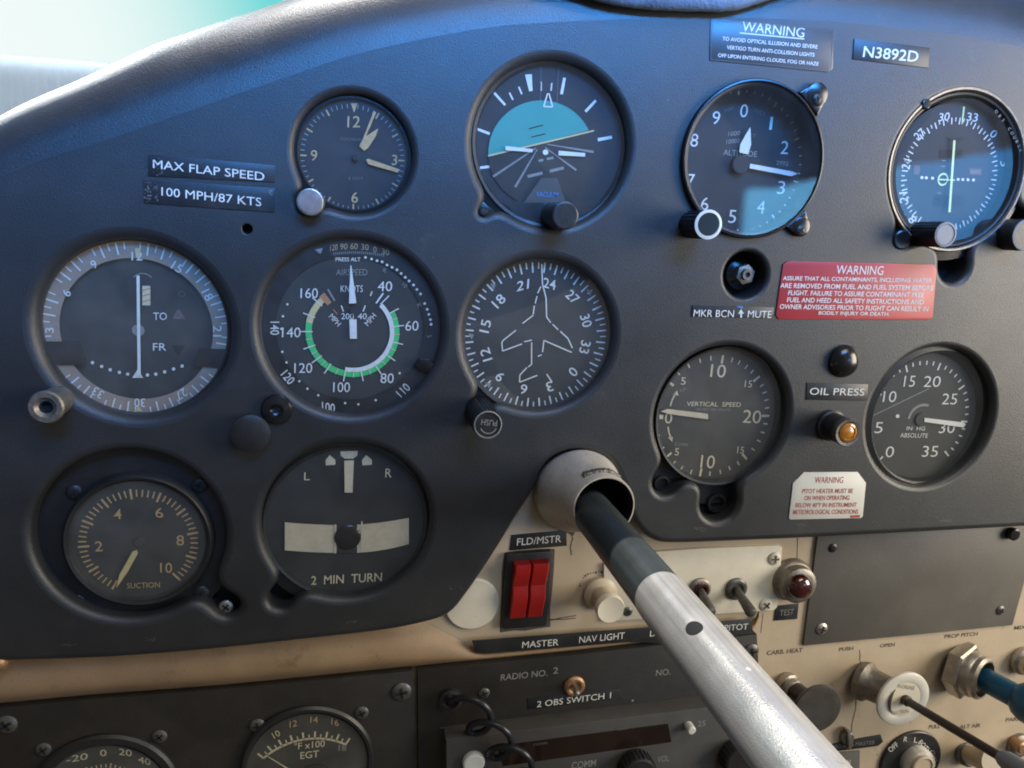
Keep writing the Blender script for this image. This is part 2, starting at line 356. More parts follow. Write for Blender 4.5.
R_SUC = hole((130, 537), 212, 187, [(227, 607, 21)], fr=.0042)
R_TRN = hole((347, 523), 184, 172, [(281, 599, 21)], fr=.0040)
R_VSI = hole((723, 417), 146, 150, [(668, 482, 21), (720, 503, 25)], fr=.0034)
R_MAP = hole((932, 418), 137, 145, fr=.0036)
hole((746, 275), 53, 53, fr=.0022, n=48)
hole((247, 229), 13, 13, fr=.0006, depth=.006, n=24)
top_px = [(-220, 300), (-60, 205), (0, 178), (42, 160), (112, 138), (197, 108), (281, 79), (360, 53), (478, 29), (560, 22), (640, 19), (750, 18), (850, 23), (940, 33), (1024, 48), (1130, 74), (1250, 112)]
bot_px = [(-220, 668), (-60, 660), (0, 656), (70, 654), (130, 651), (215, 644), (300, 635), (380, 626), (422, 618), (445, 610), (460, 593), (478, 567), (497, 537), (512, 512), (527, 489), (536, 467), (551, 451), (575, 443), (600, 447), (618, 461), (629, 484), (635, 507), (644, 525), (657, 535), (675, 538), (740, 536), (850, 531), (1024, 522), (1130, 517), (1250, 511)]
def build_panel():
    b = MB(PC)
    top = catmull(top_px, 6); bot = catmull(bot_px, 4)
    out = [PC.L(*p) for p in bot] + [PC.L(*p) for p in top[::-1]]              # CCW seen from the pilot
    nb = len(bot)
    rf = []
    for i, p in enumerate(out):
        if i < nb: rf.append(.0040)
        else:
            px = top[::-1][i - nb][0]; rf.append(.026 + .012 * min(1, max(0, (px + 20) / 200)))
    # flat face with holes
    bm = bmesh.new()
    def loop_edges(L):
        vs = [bm.verts.new(v) for v in L]
        return [bm.edges.new((vs[i], vs[(i + 1) % len(vs)])) for i in range(len(vs))]
    E_ = loop_edges(out)
    for L, fr, dp in HOLES: E_ += loop_edges(L)
    bmesh.ops.triangle_fill(bm, use_beauty=True, use_dissolve=False, edges=E_, normal=(0, 0, 1))
    bm.verts.index_update()
    fs = []
    for f in bm.faces:
        ids = [v.index for v in f.verts]
        if f.normal.z < 0: ids.reverse()
        fs.append(ids)
    b.add([v.co.copy() for v in bm.verts], fs, 'black_plastic'); bm.free()
    # rolled rim and edges
    nn = normals(out); m = len(out); rings = []
    for k in range(9):
        a = PI / 2 * k / 8
        rings.append([out[i] - nn[i] * (rf[i] * math.sin(a)) + Vector((0, 0, -rf[i] * (1 - math.cos(a)))) for i in range(m)])
    rings.append([rings[-1][i] + Vector((0, 0, -.013 if i < nb else -.07)) for i in range(m)])
    vs = [v for r in rings for v in r]; fs = []
    for k in range(len(rings) - 1):
        for i in range(m): j = (i + 1) % m; fs.append([k * m + i, (k + 1) * m + i, (k + 1) * m + j, k * m + j])
    b.add(vs, fs, 'rim_plastic')
    for L, fr, dp in HOLES:
        nn = normals(L); m = len(L); rings = []
        for k in range(7):
            a = PI / 2 * k / 6
            rings.append([L[i] + nn[i] * (fr * math.sin(a)) + Vector((0, 0, -fr * (1 - math.cos(a)))) for i in range(m)])
        rings.append([p + Vector((0, 0, -(dp - fr))) for p in rings[-1]])
        vs = [v for r in rings for v in r]; fs = []
        for k in range(len(rings) - 1):
            for i in range(m): j = (i + 1) % m; fs.append([k * m + i, k * m + j, (k + 1) * m + j, (k + 1) * m + i])
        b.add(vs, fs, 'black_plastic')
        c = sum((p for p in rings[-1]), Vector()) / m
        b.add(rings[-1] + [c], [[i, (i + 1) % m, m] for i in range(m)], 'pit_black')
    for _ in range(60):
        x, y = random.uniform(20, 1015), random.uniform(60, 610)
        if y > 500 and 430 < x: continue
        q = PC.L(x, y)
        if any((q - sum(L, Vector()) / len(L)).length < max((p - sum(L, Vector()) / len(L)).length for p in L) + .003 for L, fr, dp in HOLES): continue
        b.pdot((x, y), random.uniform(.3, .8), .00006, random.choice(('faint_ink', 'dim_ink', 'pit_black')), 6)
    for x0, y0 in ((455, 588), (944, 520), (150, 640), (700, 530), (800, 526), (70, 645), (350, 622)):
        for _ in range(4): b.pl((x0 + random.uniform(-8, 8), y0 + random.uniform(-3, 2)), (x0 + random.uniform(-9, 9), y0 + random.uniform(-3, 2)), random.uniform(.3, .8), .00006, 'faint_ink', .2)
    o = b.build('instrument_panel', None, 50)
    tag(o, 'big black plastic instrument panel cover with round holes for gauges', 'instrument panel')
    return o
panel = build_panel()

# ------------------------------------------------------------------ beige lower panel
HB = -.016
lc = Ctx(800, 680, HB)
lower = lc.empty('lower_panel', 'beige painted lower panel behind the black cover, with switches and pull knobs', 'lower panel')
b = MB(lc); b.pprism([(-240, 420), (1260, 420), (1260, 1000), (-240, 1000)], HB - .002, HB, 'beige_paint'); FACE = b
low_bot = catmull([(-220, 722), (0, 704), (87, 696), (219, 686), (330, 675), (439, 664), (485, 659.5), (580, 650), (680, 638.5), (740, 633), (753, 629), (759, 618)], 6)
b = MB(lc); rows = []
for (x, y) in low_bot:
    t = min(1, max(0, (x - 395) / 85.)); wid = (1 - t) * 62 + t * 9; amp = (1 - t) * .0095 + t * .0035
    row = []
    for k in range(13):
        s_ = k / 12
        hh = HB + .0004 + amp * (math.sin(min(1, s_ / .82) * PI / 2) ** 1.15 if s_ < .82 else math.sqrt(max(0, 1 - ((s_ - .82) / .18) ** 2)))
        row.append(lc.L(x - (wid * .0) , y - wid * (1 - s_), hh))
    rows.append(row)
vs = [v for r in rows for v in r]; fs = []
for i in range(len(rows) - 1):
    for k in range(12): fs.append([i * 13 + k, i * 13 + k + 1, (i + 1) * 13 + k + 1, (i + 1) * 13 + k])
b.add(vs, fs, 'shaded_tan_paint'); b.build('rolled_lip', lower, 60)
b = FACE
z2 = Zm(754, 618, 3.793); HT = HB + .00012
for txt, c, hp, w in (('CARB. HEAT', (117, 127), 17, 136), ('PUSH', (350, 117), 14, 54), ('OPEN', (506, 103), 14, 56), ('PROP PITCH', (786, 65), 15, 126), ('MIX', (1010, 36), 14, 46),
                      ('PULL', (685, 412), 15, 44), ('ALT AIR', (820, 410), 15, 80), ('PARK', (985, 384), 15, 60)):
    b.pt(txt, z2(*c), hp / 3.793, HT, 'grime', w / 3.793, ang=-5, bold=.02)
for p in ([(400, 122), (403, 140), (401, 160), (408, 172)], [(388, 300), (386, 345), (372, 400), (368, 450), (372, 500)]):
    for q, r in zip(p, p[1:]): b.pl(z2(*q), z2(*r), .7, HT, 'grime')
zl = Zm(600, 520, 3.096)
for q, r in (((612, 55), (610, 130)), ((505, 290), (498, 350))): b.pl(zl(*q), zl(*r), .6, HT, 'grime')
zm = Zm(420, 430, 3.072)
for p in ([(398, 585), (430, 578), (480, 570)], [(398, 582), (440, 582), (478, 578)], [(470, 330), (462, 360), (466, 385)], [(62, 650), (80, 652)], [(70, 640), (68, 672), (95, 668)], [(60, 678), (150, 672)], [(85, 692), (150, 686)]):
    for q, r in zip(p, p[1:]): b.pl(zm(*q), zm(*r), 1.0, HT, 'grime')
b.pdot(zm(137, 658), 1.8, HT, 'grime')
def blot(pts, j=1.0, m='grime'):
    P = []
    for q, r in zip(pts, pts[1:] + pts[:1]):
        for t in (0, .25, .5, .75): P.append((q[0] + (r[0] - q[0]) * t + random.uniform(-j, j), q[1] + (r[1] - q[1]) * t + random.uniform(-j, j)))
    b.pp(P, HT, m)
blot([zm(256, 376), zm(413, 364), zm(398, 606), zm(246, 622)], .9)
blot([zm(436, 300), zm(458, 288), zm(474, 304), zm(470, 330), zm(455, 322)], 1.4)
for a0, a1 in ((195, 330), (20, 60)):
    for i in range(a0, a1, 9):
        r1 = random.uniform(17.5, 20); b.pdot((597 + r1 * math.cos(math.radians(i)), 590 + r1 * math.sin(math.radians(i))), random.uniform(.4, 1.5), HT, 'grime', 7)
for _ in range(70): b.pdot((random.uniform(500, 1010), random.uniform(545, 760)), random.uniform(.25, .7), HT, 'grime', 6)
b.build('face', lower)

# ------------------------------------------------------------------ dark gauge plate and radio panel
HG = -.0095
gc = Ctx(200, 740, HG)
gp = gc.empty('gauge_plate', 'dark brown-black plate under the tan lip at lower left, carrying two round gauges', 'gauge plate')
b = MB(gc); b.pprism([(-220, 727), (0, 708.5), (87, 700), (219, 690), (330, 679.5), (412, 671), (415, 690), (417, 1000), (-220, 1000)], HB, HG, "radio_black", .0004); b.build('plate', gp)
for px, r in (((401.5, 691.5), 10), ((7, 724), 9)): screw_part(gc, gp, px, r, HG)
rc = Ctx(590, 720, HG)
rp = rc.empty('radio_console', 'dark radio panel in the centre marked RADIO NO. 2', 'radio panel')
b = MB(rc); b.pprism([(417.5, 671), (485, 664), (580, 654.5), (680, 643), (757, 634.5), (764, 760), (768, 1000), (420, 1000)], HB, HG, "radio_black", .0003)
zr = Zm(410, 640, 4.267); HRT = HG + .0001
b.pt('RADIO NO.', zr(487, 150), 27 / 4.267, HRT, 'dim_ink', 200 / 4.267, -6, .006); b.pt('2', zr(622, 130), 27 / 4.267, HRT, 'dim_ink', 20 / 4.267, -6, .006)
b.pt('NO.', Zm(600, 640, 4.267)(270, 138), 26 / 4.267, HRT, 'dim_ink', 62 / 4.267, -6, .006);
for q in ((950, 258), (560, 358)): b.pdot(zr(*q), 1.2, HRT, 'dim_ink', 7)
b.pl((441, 728), (530, 717.5), .8, HRT, 'dim_ink'); b.pl((572, 712), (615, 707), .6, HRT, 'faint_ink')
b.build('plate', rp)
for px, r in (((751, 651), 7.5), ((484, 693), 5)): screw_part(rc, rp, px, r, HG, 'dark_steel')
# the radio
HR = .002
xc = Ctx(600, 760, HG)
rd = xc.empty('radio', 'dark radio set with red-brown display window and cream push button, under the OBS switch label', 'radio')
b = MB(xc)
b.pprism([(446, 740), (744, 703), (756, 1000), (449, 1000)], HG, HR, 'radio_grey', .0008); BODY = b
b = MB(xc); b.pprism([(498, 746), (668, 724), (671.5, 742), (504, 766)], HR - .0005, HR + .0004, 'display_red'); b.pt('COMM', (540, 744), 2.4, HR + .0006, 'faint_ink', 14, -7)
b.pt('NAV', (623, 729), 2.4, HR + .0006, 'faint_ink', 11, -7); b.build('display', rd)
b = BODY; zq = Zm(560, 680, 4.267)
b.pt('COMM', zr(742, 530), 30 / 4.267, HR + .0001, 'dim_ink', 105 / 4.267, -7, .006); b.pt('VOL', zq(441, 336), 26 / 4.267, HR + .0001, 'dim_ink', 50 / 4.267, -7, .006)
b.pt('25', zq(604, 186), 25 / 4.267, HR + .0001, 'dim_ink', 34 / 4.267, -7, .006); b.pt('OFF', (700, 767), 4, HR + .0001, 'faint_ink', 12, -7); b.build('body', rd)
b = MB(xc); p = xc.L(474, 764, .005); b.knob(p, 9.5 * xc.k, HR - HG, .0055 - HG, 'label_white', .2); b.build('push_button', rd)
b = MB(xc); p0 = xc.L(685.5, 724, HR); p = xc.L(692, 731, .0075); b.lathe([(.0026, HR - HG), (.0026, .0072 - HG), (.0020, .0078 - HG), (0, .0079 - HG)], 'label_white', (p.x, p.y, 0), 20); b.build('channel_pin', rd)
b = MB(xc); p = xc.L(640, 775, .012); b.knob(p, .010, HR - HG, .012 - HG, 'knob_black', ribs=24); b.build('volume_knob', rd)
b = MB(xc); p = xc.L(742, 764, .012); b.knob(p, .010, HR - HG, .012 - HG, 'knob_black', ribs=24); b.build('tuning_knob', rd)
# OBS switch label and toggle
def placard(name, label, quad, h, m, cat='placard', texts=(), th=.0005, bev=.00015, extra=None):
    cx = sum(q[0] for q in quad) / len(quad); cy = sum(q[1] for q in quad) / len(quad)
    c = Ctx(cx, cy, h); b = MB(c); b.pprism(quad, h, h + th, m, bev)
    for t in texts: b.pt(t[0], t[1], t[2], h + th + .0001, t[3], *t[4:])
    if extra: extra(b, h + th + .0001)
    o = b.build(name); tag(o, label, cat, 'placards fixed to the panels'); return o
placard('placard', 'narrow black label reading 2 OBS SWITCH 1 on the radio panel', [zr(502, 252), zr(900, 208), zr(905, 248), zr(506, 296)], HG, 'label_black',
        texts=[('2 OBS SWITCH 1', zr(700, 255), 26 / 4.267, 'white_ink', 318 / 4.267, -7, .0)])
def toggle(name, label, base, tip, rb, h0, h1, m_nut, m_lever, r_l, extra=None):
    c = Ctx(base[0], base[1], h0); o = c.empty(name, label, 'switch', 'toggle switches' if name == 'toggle_switch' else None); k = c.k
    b = MB(c); b.lathe([(rb * k, 0), (rb * k, .0012), (rb * k * .82, .0022), (rb * k * .62, .0022), (rb * k * .5, .0012), (0, .0006)], m_nut, (0, 0, 0), 28)
    if extra: b.lathe([(rb * k * .62, .0021), (rb * k * .66, .0034), (rb * k * .45, .0036), (rb * k * .30, .0012)], extra, (0, 0, 0), 28)
    b.build('collar', o)
    t = c.L(tip[0], tip[1], h1); b = MB(c); d = t.normalized(); r = r_l * k
    b.tube([(0, 0, .001), t * .3, t * .6, t * .9, t * .97, t + d * .0004], [r * .72, r * .85, r * 1.0, r * 1.12, r * 1.0, r * .5], m_lever, 18); b.build('lever', o)
    return o
toggle('toggle_switch', 'small toggle with worn copper-coloured collar above the OBS SWITCH label', (574, 685.5), (577, 694), 10, HG, HG + .012, 'brass_worn', 'steel', 2.6)
# coiled cord
c = Ctx(452, 697, HG); hub = c.empty('coiled_cord', 'thin black coiled cord plugged into the radio panel left of RADIO NO. 2', 'cord')
b = MB(c); pts = []
A = Vector((465, 704)); stp = Vector((20.5, 24.5)); T = 4.2
for i in range(int(T * 26)):
    t = i / 26; ph = 2 * PI * t + PI * 1.05; cc = A + stp * t
    pts.append(c.L(cc.x + 16 * math.cos(ph), cc.y + 11 * math.sin(ph), HG + .010 + .0055 * math.sin(ph + 2.2) + .004 * t + .001))
pts = [Vector((0, 0, .0005)), c.L(449, 698, HG + .005)] + pts
b.tube(pts, .0019, 'cord_black', 12); b.build('cable', hub)
b = MB(c); b.lathe([(.0066, 0), (.0066, .003), (.0046, .0036), (.0042, .001)], 'knob_black', (-.001, -.0005, 0), 24); b.build('socket', hub)
# ------------------------------------------------------------------ gauges
def glass(c, o, px, py, r, h, m='gauge_glass'):
    p = c.L(px, py, h); b = MB(c); b.disc(r, p.z, m, (p.x, p.y)); return b.build('glass', o)
def bezel(c, o, px, py, prof, m='bezel_black', name='bezel'):
    """profile in (radius m, height m) around the pixel centre at panel level"""
    p = c.L(px, py, prof[min(3, len(prof) - 1)][1]); b = MB(c); b.lathe([(r, z - c.h) for r, z in prof], m, (p.x, p.y, 0), 96); return b.build(name, o)
def polar(b, cpx, h, r0, r1, angs, w, m):
    """ticks on the dial plane: radii in metres about pixel centre, angles clockwise from the dial's top"""
    p = b.c.L(cpx[0], cpx[1], h)
    for a in angs: b.tick(r0, r1, a, w, p.z, m, (p.x, p.y))
INK = .0002
# --- clock
c = Ctx(354, 154); k = c.k; z = Zm(270, 70, 4.8); HD = -.0062
o = c.empty('clock', 'small twelve hour clock with cream hands and a round pinkish knob at lower left', 'clock')
bezel(c, o, 354, 155, [(R_CLK + .002, -.006), (R_CLK - .0036, -.0045), (56.5 * k, -.0040), (55.5 * k, -.0045), (55 * k, HD)])
b = MB(c); p = c.L(353, 158, HD); b.disc(58 * k, p.z, 'dial_veil_blue', (p.x, p.y)); HI = HD + INK; ro = 53.5 * k
polar(b, (353, 158), HI, ro - 4.2 * k, ro, [i * 6 for i in range(60) if i % 5], .9 * k, 'dim_ink')
polar(b, (353, 158), HI, ro - 6.5 * k, ro, [i * 30 for i in range(1, 12)], 1.6 * k, 'tan_ink')
b.pp([z(388, 160), z(420, 160), z(404, 205)], HI, 'tan_ink')
for t, q, hp in (('12', (402, 248), 55), ('3', (598, 432), 50), ('6', (407, 612), 52), ('9', (211, 410), 52)): b.pt(t, z(*q), hp / 4.8, HI, 'tan_ink', None, 0, .005)
b.pt('WAKMANN', z(388, 332), 3.4, HI, 'faint_ink', 105 / 4.8, 2); b.pt('8 DAY', z(412, 520), 3, HI, 'faint_ink', 72 / 4.8, 0)
b.build('dial', o)
b = MB(c); H2 = HD + .0012
b.pp([z(452, 388), z(428, 365), z(450, 325), z(520, 280), z(508, 318), z(470, 375)], H2, 'tan_ink'); b.build('hour_hand', o)
b = MB(c); b.pp([z(462, 432), z(470, 425), z(625, 478), z(612, 492), z(472, 452)], H2 + .0003, 'tan_ink'); b.build('minute_hand', o)
b = MB(c); b.pl(z(438, 362), z(504, 200), 1.8, H2 + .0006, 'tan_ink', 2.6); b.build('second_hand', o)
b = MB(c); p = c.L(355, 158, H2); b.knob(p, 3.2 * k, HD, H2 + .0012, 'dial_black'); b.build('hub', o)
glass(c, o, 354, 155, 56.5 * k, -.0042)
b = MB(c); p = c.L(310, 202, .009); b.knob(p, 13.5 * k, -.004, .0085, 'steel', .10); b.lathe([(11.5 * k, .0086), (11 * k, .0089), (0, .0092)], 'clock_knob', (p.x, p.y, 0), 32); b.build('knob', o)

# --- attitude indicator
c = Ctx(551, 146); k = c.k; z = Zm(450, 40, 3.84); HD = -.0085
o = c.empty('attitude_indicator', 'attitude gauge with teal sky half and white horizon lines', 'gauge', 'round gauges set in the black panel')
rg = 80 * k
bezel(c, o, 552, 145, [(R_AI + .002, -.007), (R_AI - .0045, -.0055), (rg + .001, -.0045), (rg - .0005, -.005), (rg - .002, HD - .001)])
b = MB(c); p = c.L(549, 147, HD); b.disc(83 * k, p.z, 'dial_veil_blue', (p.x, p.y)); HI = HD + INK
for q in ([(170, 203), (212, 250), 9], [(228, 202), (242, 230), 6], [(264, 180), (276, 208), 6], [(350, 160), (350, 195), 5], [(391, 165), (388, 195), 5], [(440, 145), (428, 208), 11],
          [(560, 232), (520, 275), 10], [(622, 373), (568, 383), 12], [(105, 342), (152, 360), 10], [(108, 492), (152, 486), 10]): b.pl(z(*q[0]), z(*q[1]), q[2] / 3.84, HI, 'white_ink')
b.pp([z(288, 133), z(314, 131), z(317, 195), z(304, 197)], HI, 'white_ink')
b.pl(z(350, 95), z(347, 250), .6, HI, 'faint_ink'); b.pl(z(418, 100), z(410, 258), .6, HI, 'faint_ink')  # two faint upright glass reflections drawn as ink lines
b.build('roll_scale', o)
# horizon disc: sky above the line, ground below
b = MB(c); HH = HD + .0006; cx, cy, rr = 350, 435, 203
a0 = math.atan2(445 - cy, 146 - cx); a1 = math.atan2(347 - cy, 552 - cx)
sky = [(cx + rr * math.cos(a0 + (a1 + 2 * PI - a0) * i / 40) , cy + rr * math.sin(a0 + (a1 + 2 * PI - a0) * i / 40)) for i in range(41)] if a0 > 0 else [(cx + rr * math.cos(a0 + (a1 - a0) * i / 40), cy + rr * math.sin(a0 + (a1 - a0) * i / 40)) for i in range(41)]
# walk from the left end over the top to the right end
aL, aR = PI - math.asin((445 - cy) / rr) , -math.asin((cy - 347) / rr)
aL = aL if aL < PI * 1.5 else aL - 2 * PI
sky = []
for i in range(41):
    t = i / 40; a = PI - .05 + (0) ; a = (PI - math.asin((445 - cy) / rr)) ; a = a + ((2 * PI - math.asin((cy - 347) / rr)) - a) * t
    sky.append((cx + rr * math.cos(a), cy + rr * math.sin(a)))
b.pp([z(*q) for q in sky], HH, 'sky_teal')
gnd = []
for i in range(41):
    a = -math.asin((cy - 347) / rr) + ((PI - math.asin((445 - cy) / rr)) + math.asin((cy - 347) / rr)) * i / 40
    gnd.append((cx + rr * math.cos(a), cy + rr * math.sin(a)))
b.pp([z(*q) for q in gnd], HH, 'dial_black')
HI = HH + INK
b.pl(z(146, 445), z(553, 348), 1.5, HI, 'yellow_ink')
for q in ([(330, 415), (165, 525), 4, 9], [(335, 420), (250, 565), 4, 9], [(365, 412), (485, 500), 3, 8], [(372, 400), (552, 430), 3, 9]): b.pl(z(*q[0]), z(*q[1]), q[2] / 3.84, HI, 'dim_ink', q[3] / 3.84)
for q in ([(298, 524), (355, 511), 11], [(383, 504), (437, 491), 11], [(340, 465), (358, 460), 9], [(372, 457), (397, 452), 9]): b.pl(z(*q[0]), z(*q[1]), q[2] / 3.84, HI, 'dim_ink')
for q in ([(302, 341), (357, 327), 4], [(312, 373), (366, 360), 4]): b.pl(z(*q[0]), z(*q[1]), q[2] / 3.84, HI, 'pit_black')
for q, r in (((375, 205), (360, 255)), ((360, 255), (394, 257)), ((394, 257), (380, 205))): b.pl(z(*q), z(*r), 1.3, HI, 'white_ink')
b.build('horizon_disc', o)
b = MB(c); H2 = HH + .0012
b.pl(z(213, 415), z(317, 425), 4.2, H2, 'white_ink', 3.2); b.pl(z(417, 434), z(519, 441), 4.6, H2, 'white_ink', 3.6); b.pdot(z(367, 431), 2.8, H2, 'white_ink')
b.pl(z(317, 425), z(345, 440), .8, H2, 'dial_black'); b.build('aircraft_symbol', o)
b = MB(c); b.pp([z(350, 530), z(412, 530), z(445, 625), z(283, 625)], H2 + .0004, 'dial_mask'); b.pt('VACUUM', z(373, 593), 20 / 3.84, H2 + .0006, 'blue_ink', 84 / 3.84, 2, .005)
b.pp([z(205, 620), z(590, 618), z(520, 690), z(430, 722), z(350, 722), z(270, 690)], H2 + .0002, 'bezel_black'); b.build('lower_mask', o)
glass(c, o, 552, 145, rg, -.0048)
b = MB(c); p = c.L(565.5, 215.5, .016); b.knob(p, 13.8 * k, -.006, .016, 'knob_black', .14); b.build('cage_knob', o)
b = MB(c); b.pprism([z(85, 650), z(118, 610), z(150, 640), z(190, 665), z(180, 690), z(130, 705), z(95, 690)], -.006, -.002, 'gloss_black', .0006); p = c.L(483, 212, -.001); b.lathe([(5 * k, -.003), (5 * k, -.001), (3 * k, 0), (0, .0002)], 'knob_black', (p.x, p.y, 0), 16); b.build('corner_lug', o)

# --- altimeter
c = Ctx(755, 160); k = c.k; z = Zm(660, 60, 3.84); HD = -.0135
o = c.empty('altimeter', 'altimeter with a single white hand near 3 and black eared bezel', 'gauge', 'round gauges set in the black panel')
ra = R_ALT + 2.5 * k
bezel(c, o, 755, 160, [(ra, -.002), (ra, .0022), (ra - .0005, .0029), (ra - .0012, .0030), (ra - .0018, .0024), (ra - .0021, -.004), (ra - .0030, HD - .001)], 'gloss_black')
for q, rr in (((606, 132), 45), ((545, 640), 38)):
    b = MB(c)
    p = c.L(*z(*q), .003); r = rr / 3.84 * k; i = (Vector((0, 0, 0)) - Vector((p.x, p.y, 0))).normalized()
    b.prism([(p.x + r * math.cos(a) if True else 0, p.y + r * math.sin(a)) for a in [2 * PI * j / 28 for j in range(28)]], -.002, .003, 'gloss_black', .0009)
    s_ = Vector((-i.y, i.x, 0)) * r; e = i * r * 1.05
    b.prism([(p.x + s_.x, p.y + s_.y), (p.x - s_.x, p.y - s_.y), (p.x - s_.x * 1.3 + e.x, p.y - s_.y * 1.3 + e.y), (p.x + s_.x * 1.3 + e.x, p.y + s_.y * 1.3 + e.y)], -.002, .0027, 'gloss_black', .0009)
    b.build('mounting_lug', o)
for q in ((603, 150), (540, 655)): screw_part(c, o, z(*q), 5, .003, 'bezel_black')
b = MB(c); C0 = z(300, 397); p = c.L(*C0, HD); b.disc(ra - .001, p.z, 'dial_veil_blue', (p.x, p.y)); HI = HD + INK; ro = 73.5 * k
polar(b, C0, HI, ro - 8.5 * k, ro, [i * 36 - 5.5 for i in range(10)], 1.6 * k, 'white_ink')
polar(b, C0, HI, ro - 6.0 * k, ro - 1 * k, [i * 7.2 - 5.5 for i in range(50) if i % 5], 1.2 * k, 'white_ink')
for t, q in (('0', (323, 195)), ('1', (427, 243)), ('2', (479, 336)), ('3', (466, 490)), ('4', (388, 565)), ('5', (278, 601)), ('6', (172, 552)), ('7', (118, 463)), ('8', (132, 308)), ('9', (216, 222))):
    b.pt(t, z(*q), 50 / 3.84, HI, 'white_ink', (10 if t == '1' else 29) / 3.84, 3, -.004)
b.pt('1', z(122, 555), 44 / 3.84, HI, 'white_ink', 10 / 3.84, 0, -.004)
b.pt('ALTITUDE', z(308, 358), 22 / 3.84, HI, 'dim_ink', 130 / 3.84, 3, .005); b.pt('100', z(265, 190), 3, HI, 'faint_ink', 9, -20); b.pt('FEET', z(384, 202), 4, HI, 'faint_ink', 12, 22)
b.pt('1000', z(285, 282), 17 / 3.84, HI, 'dim_ink', 45 / 3.84, -6); b.pt('10000', z(280, 312), 17 / 3.84, HI, 'dim_ink', 50 / 3.84, -6); b.pt('FT', z(357, 290), 3.5, HI, 'faint_ink', 6, 10)
b.pp([z(445, 385), z(500, 382), z(515, 408), z(450, 415)], HI, 'dial_charcoal'); b.pt('2992', z(470, 396), 4.2, HI + .0001, 'dim_ink', 12, 5)
b.build('dial', o)
b = MB(c); H2 = HD + .002
b.pp([z(305, 355), z(338, 362), z(350, 325), z(347, 258), z(330, 285), z(308, 325)], H2, 'white_ink'); b.build('short_pointer', o)
b = MB(c); b.pp([z(347, 398), z(344, 416), z(505, 446), z(530, 437), z(508, 428)], H2 + .0008, 'white_ink'); b.build('long_pointer', o)
b = MB(c); p = c.L(*z(306, 402), H2); b.knob(p, 9 * k, HD, H2 + .0014, 'dial_veil_blue'); b.build('hub', o)
glass(c, o, 755, 160, ra - .0018, .0020)
b = MB(c); p = c.L(708, 224.5, .019); b.knob(p, 12.6 * k, -.001, .019, 'knob_black', .08, ribs=20); b.lathe([(13.2 * k, .0185), (13.6 * k, .0195), (11.0 * k, .0198), (10.2 * k, .0190)], 'label_white', (p.x, p.y, 0), 32)
b.disc(10.4 * k, .0193, 'gloss_black', (p.x, p.y)); b.build('setting_knob', o)

# --- course indicator, upper right
c = Ctx(957, 171); k = c.k; z = Zm(824, 70, 3.84); HD = -.0085
o = c.empty('course_indicator', 'course indicator at upper right with crossed yellow-green needles and blue reflection', 'gauge', 'round gauges set in the black panel')
rv = R_VO2 - .0026
BZP = [(R_VO2 + .004, -.0045), (R_VO2 - .0028, -.0030), (rv - .0012, -.0010), (rv - .0022, -.0014), (rv - .0034, -.0035), (rv - .0050, HD - .001)]
BZL = MB(c); p = c.L(957, 171, -.0010); BZL.lathe([(r, zz) for r, zz in BZP], 'bezel_black', (p.x, p.y, 0), 96); BZL.lathe([(R_VO2 - .0006, -.0035), (R_VO2 - .0008, -.0006), (R_VO2 - .0014, .0004), (R_VO2 - .0024, .0002), (R_VO2 - .0030, -.0012)], 'dull_steel', (p.x, p.y, 0), 96)  # steel ring added for the light caught on the hole's lip
b = MB(c); C0 = z(484, 405); p = c.L(*C0, HD); b.disc(rv - .003, p.z, 'dial_veil_blue', (p.x, p.y)); HI = HD + INK; ro = 53 * k
polar(b, C0, HI, ro - 6 * k, ro, [i * 10 - 8 for i in range(36)], 1.2 * k, 'white_ink'); polar(b, C0, HI, ro - 3.5 * k, ro, [i * 10 - 3 for i in range(36)], 1.0 * k, 'white_ink')
for t, q, an in (('30', (462, 180), -6), ('33', (570, 181), 6), ('0', (652, 245), 40), ('3', (693, 358), 75), ('6', (682, 485), 100), ('9', (628, 598), 130), ('12', (528, 658), 168), ('18', (345, 582), -125), ('21', (306, 490), -95), ('24', (317, 360), -75), ('27', (368, 247), -42)):
    b.pt(t, z(*q), 32 / 3.84, HI, 'white_ink', (22 if len(t) == 1 else 42) / 3.84, an, .006)
for q in ((680, 245), (717, 435), (630, 618)): b.pp([z(q[0] - 9, q[1] - 9), z(q[0] + 9, q[1] - 6), z(q[0] - 2, q[1] + 10)], HI, 'white_ink')
b.pp([z(445, 305), z(533, 307), z(531, 340), z(443, 338)], HI, 'pit_black'); b.pp([z(425, 480), z(540, 482), z(538, 526), z(420, 524)], HI, 'pit_black')
for q in (376, 393, 417): b.pdot(z(q, 413 + (q - 376) * .05), 1.6, HI, 'white_ink', 10)
for q in (515, 533, 553, 574): b.pdot(z(q, 420 + (q - 515) * .04), 1.5, HI, 'white_ink', 10)
for q in ((453, 347, 468, 349), (451, 369, 466, 371), (436, 471, 450, 473), (428, 492, 444, 494)): b.pl(z(*q[:2]), z(*q[2:]), .9, HI, 'dim_ink')
p = c.L(*z(457, 420), HI); b.ring(4.3 * k, 6.0 * k, p.z, 'needle_green', c=(p.x, p.y))
b.pp([z(470, 258), z(500, 264), z(533, 255), z(520, 275), z(485, 275)], HI, 'pit_black')
b.pp([z(345, 365), z(368, 367), z(366, 402), z(343, 400)], HI, 'flag_pink'); b.pp([z(558, 377), z(605, 379), z(603, 404), z(558, 402)], HI, 'flag_pink')
b.pt('NAV', z(582, 391), 3.5, HI + .0001, 'dim_ink', 9, 2); b.pt('GS', z(355, 384), 3.5, HI + .0001, 'faint_ink', 5, 2)
b.pl(z(538, 140), z(530, 208), 2.0, HI, 'needle_green', 1.0)
b.build('dial', o)
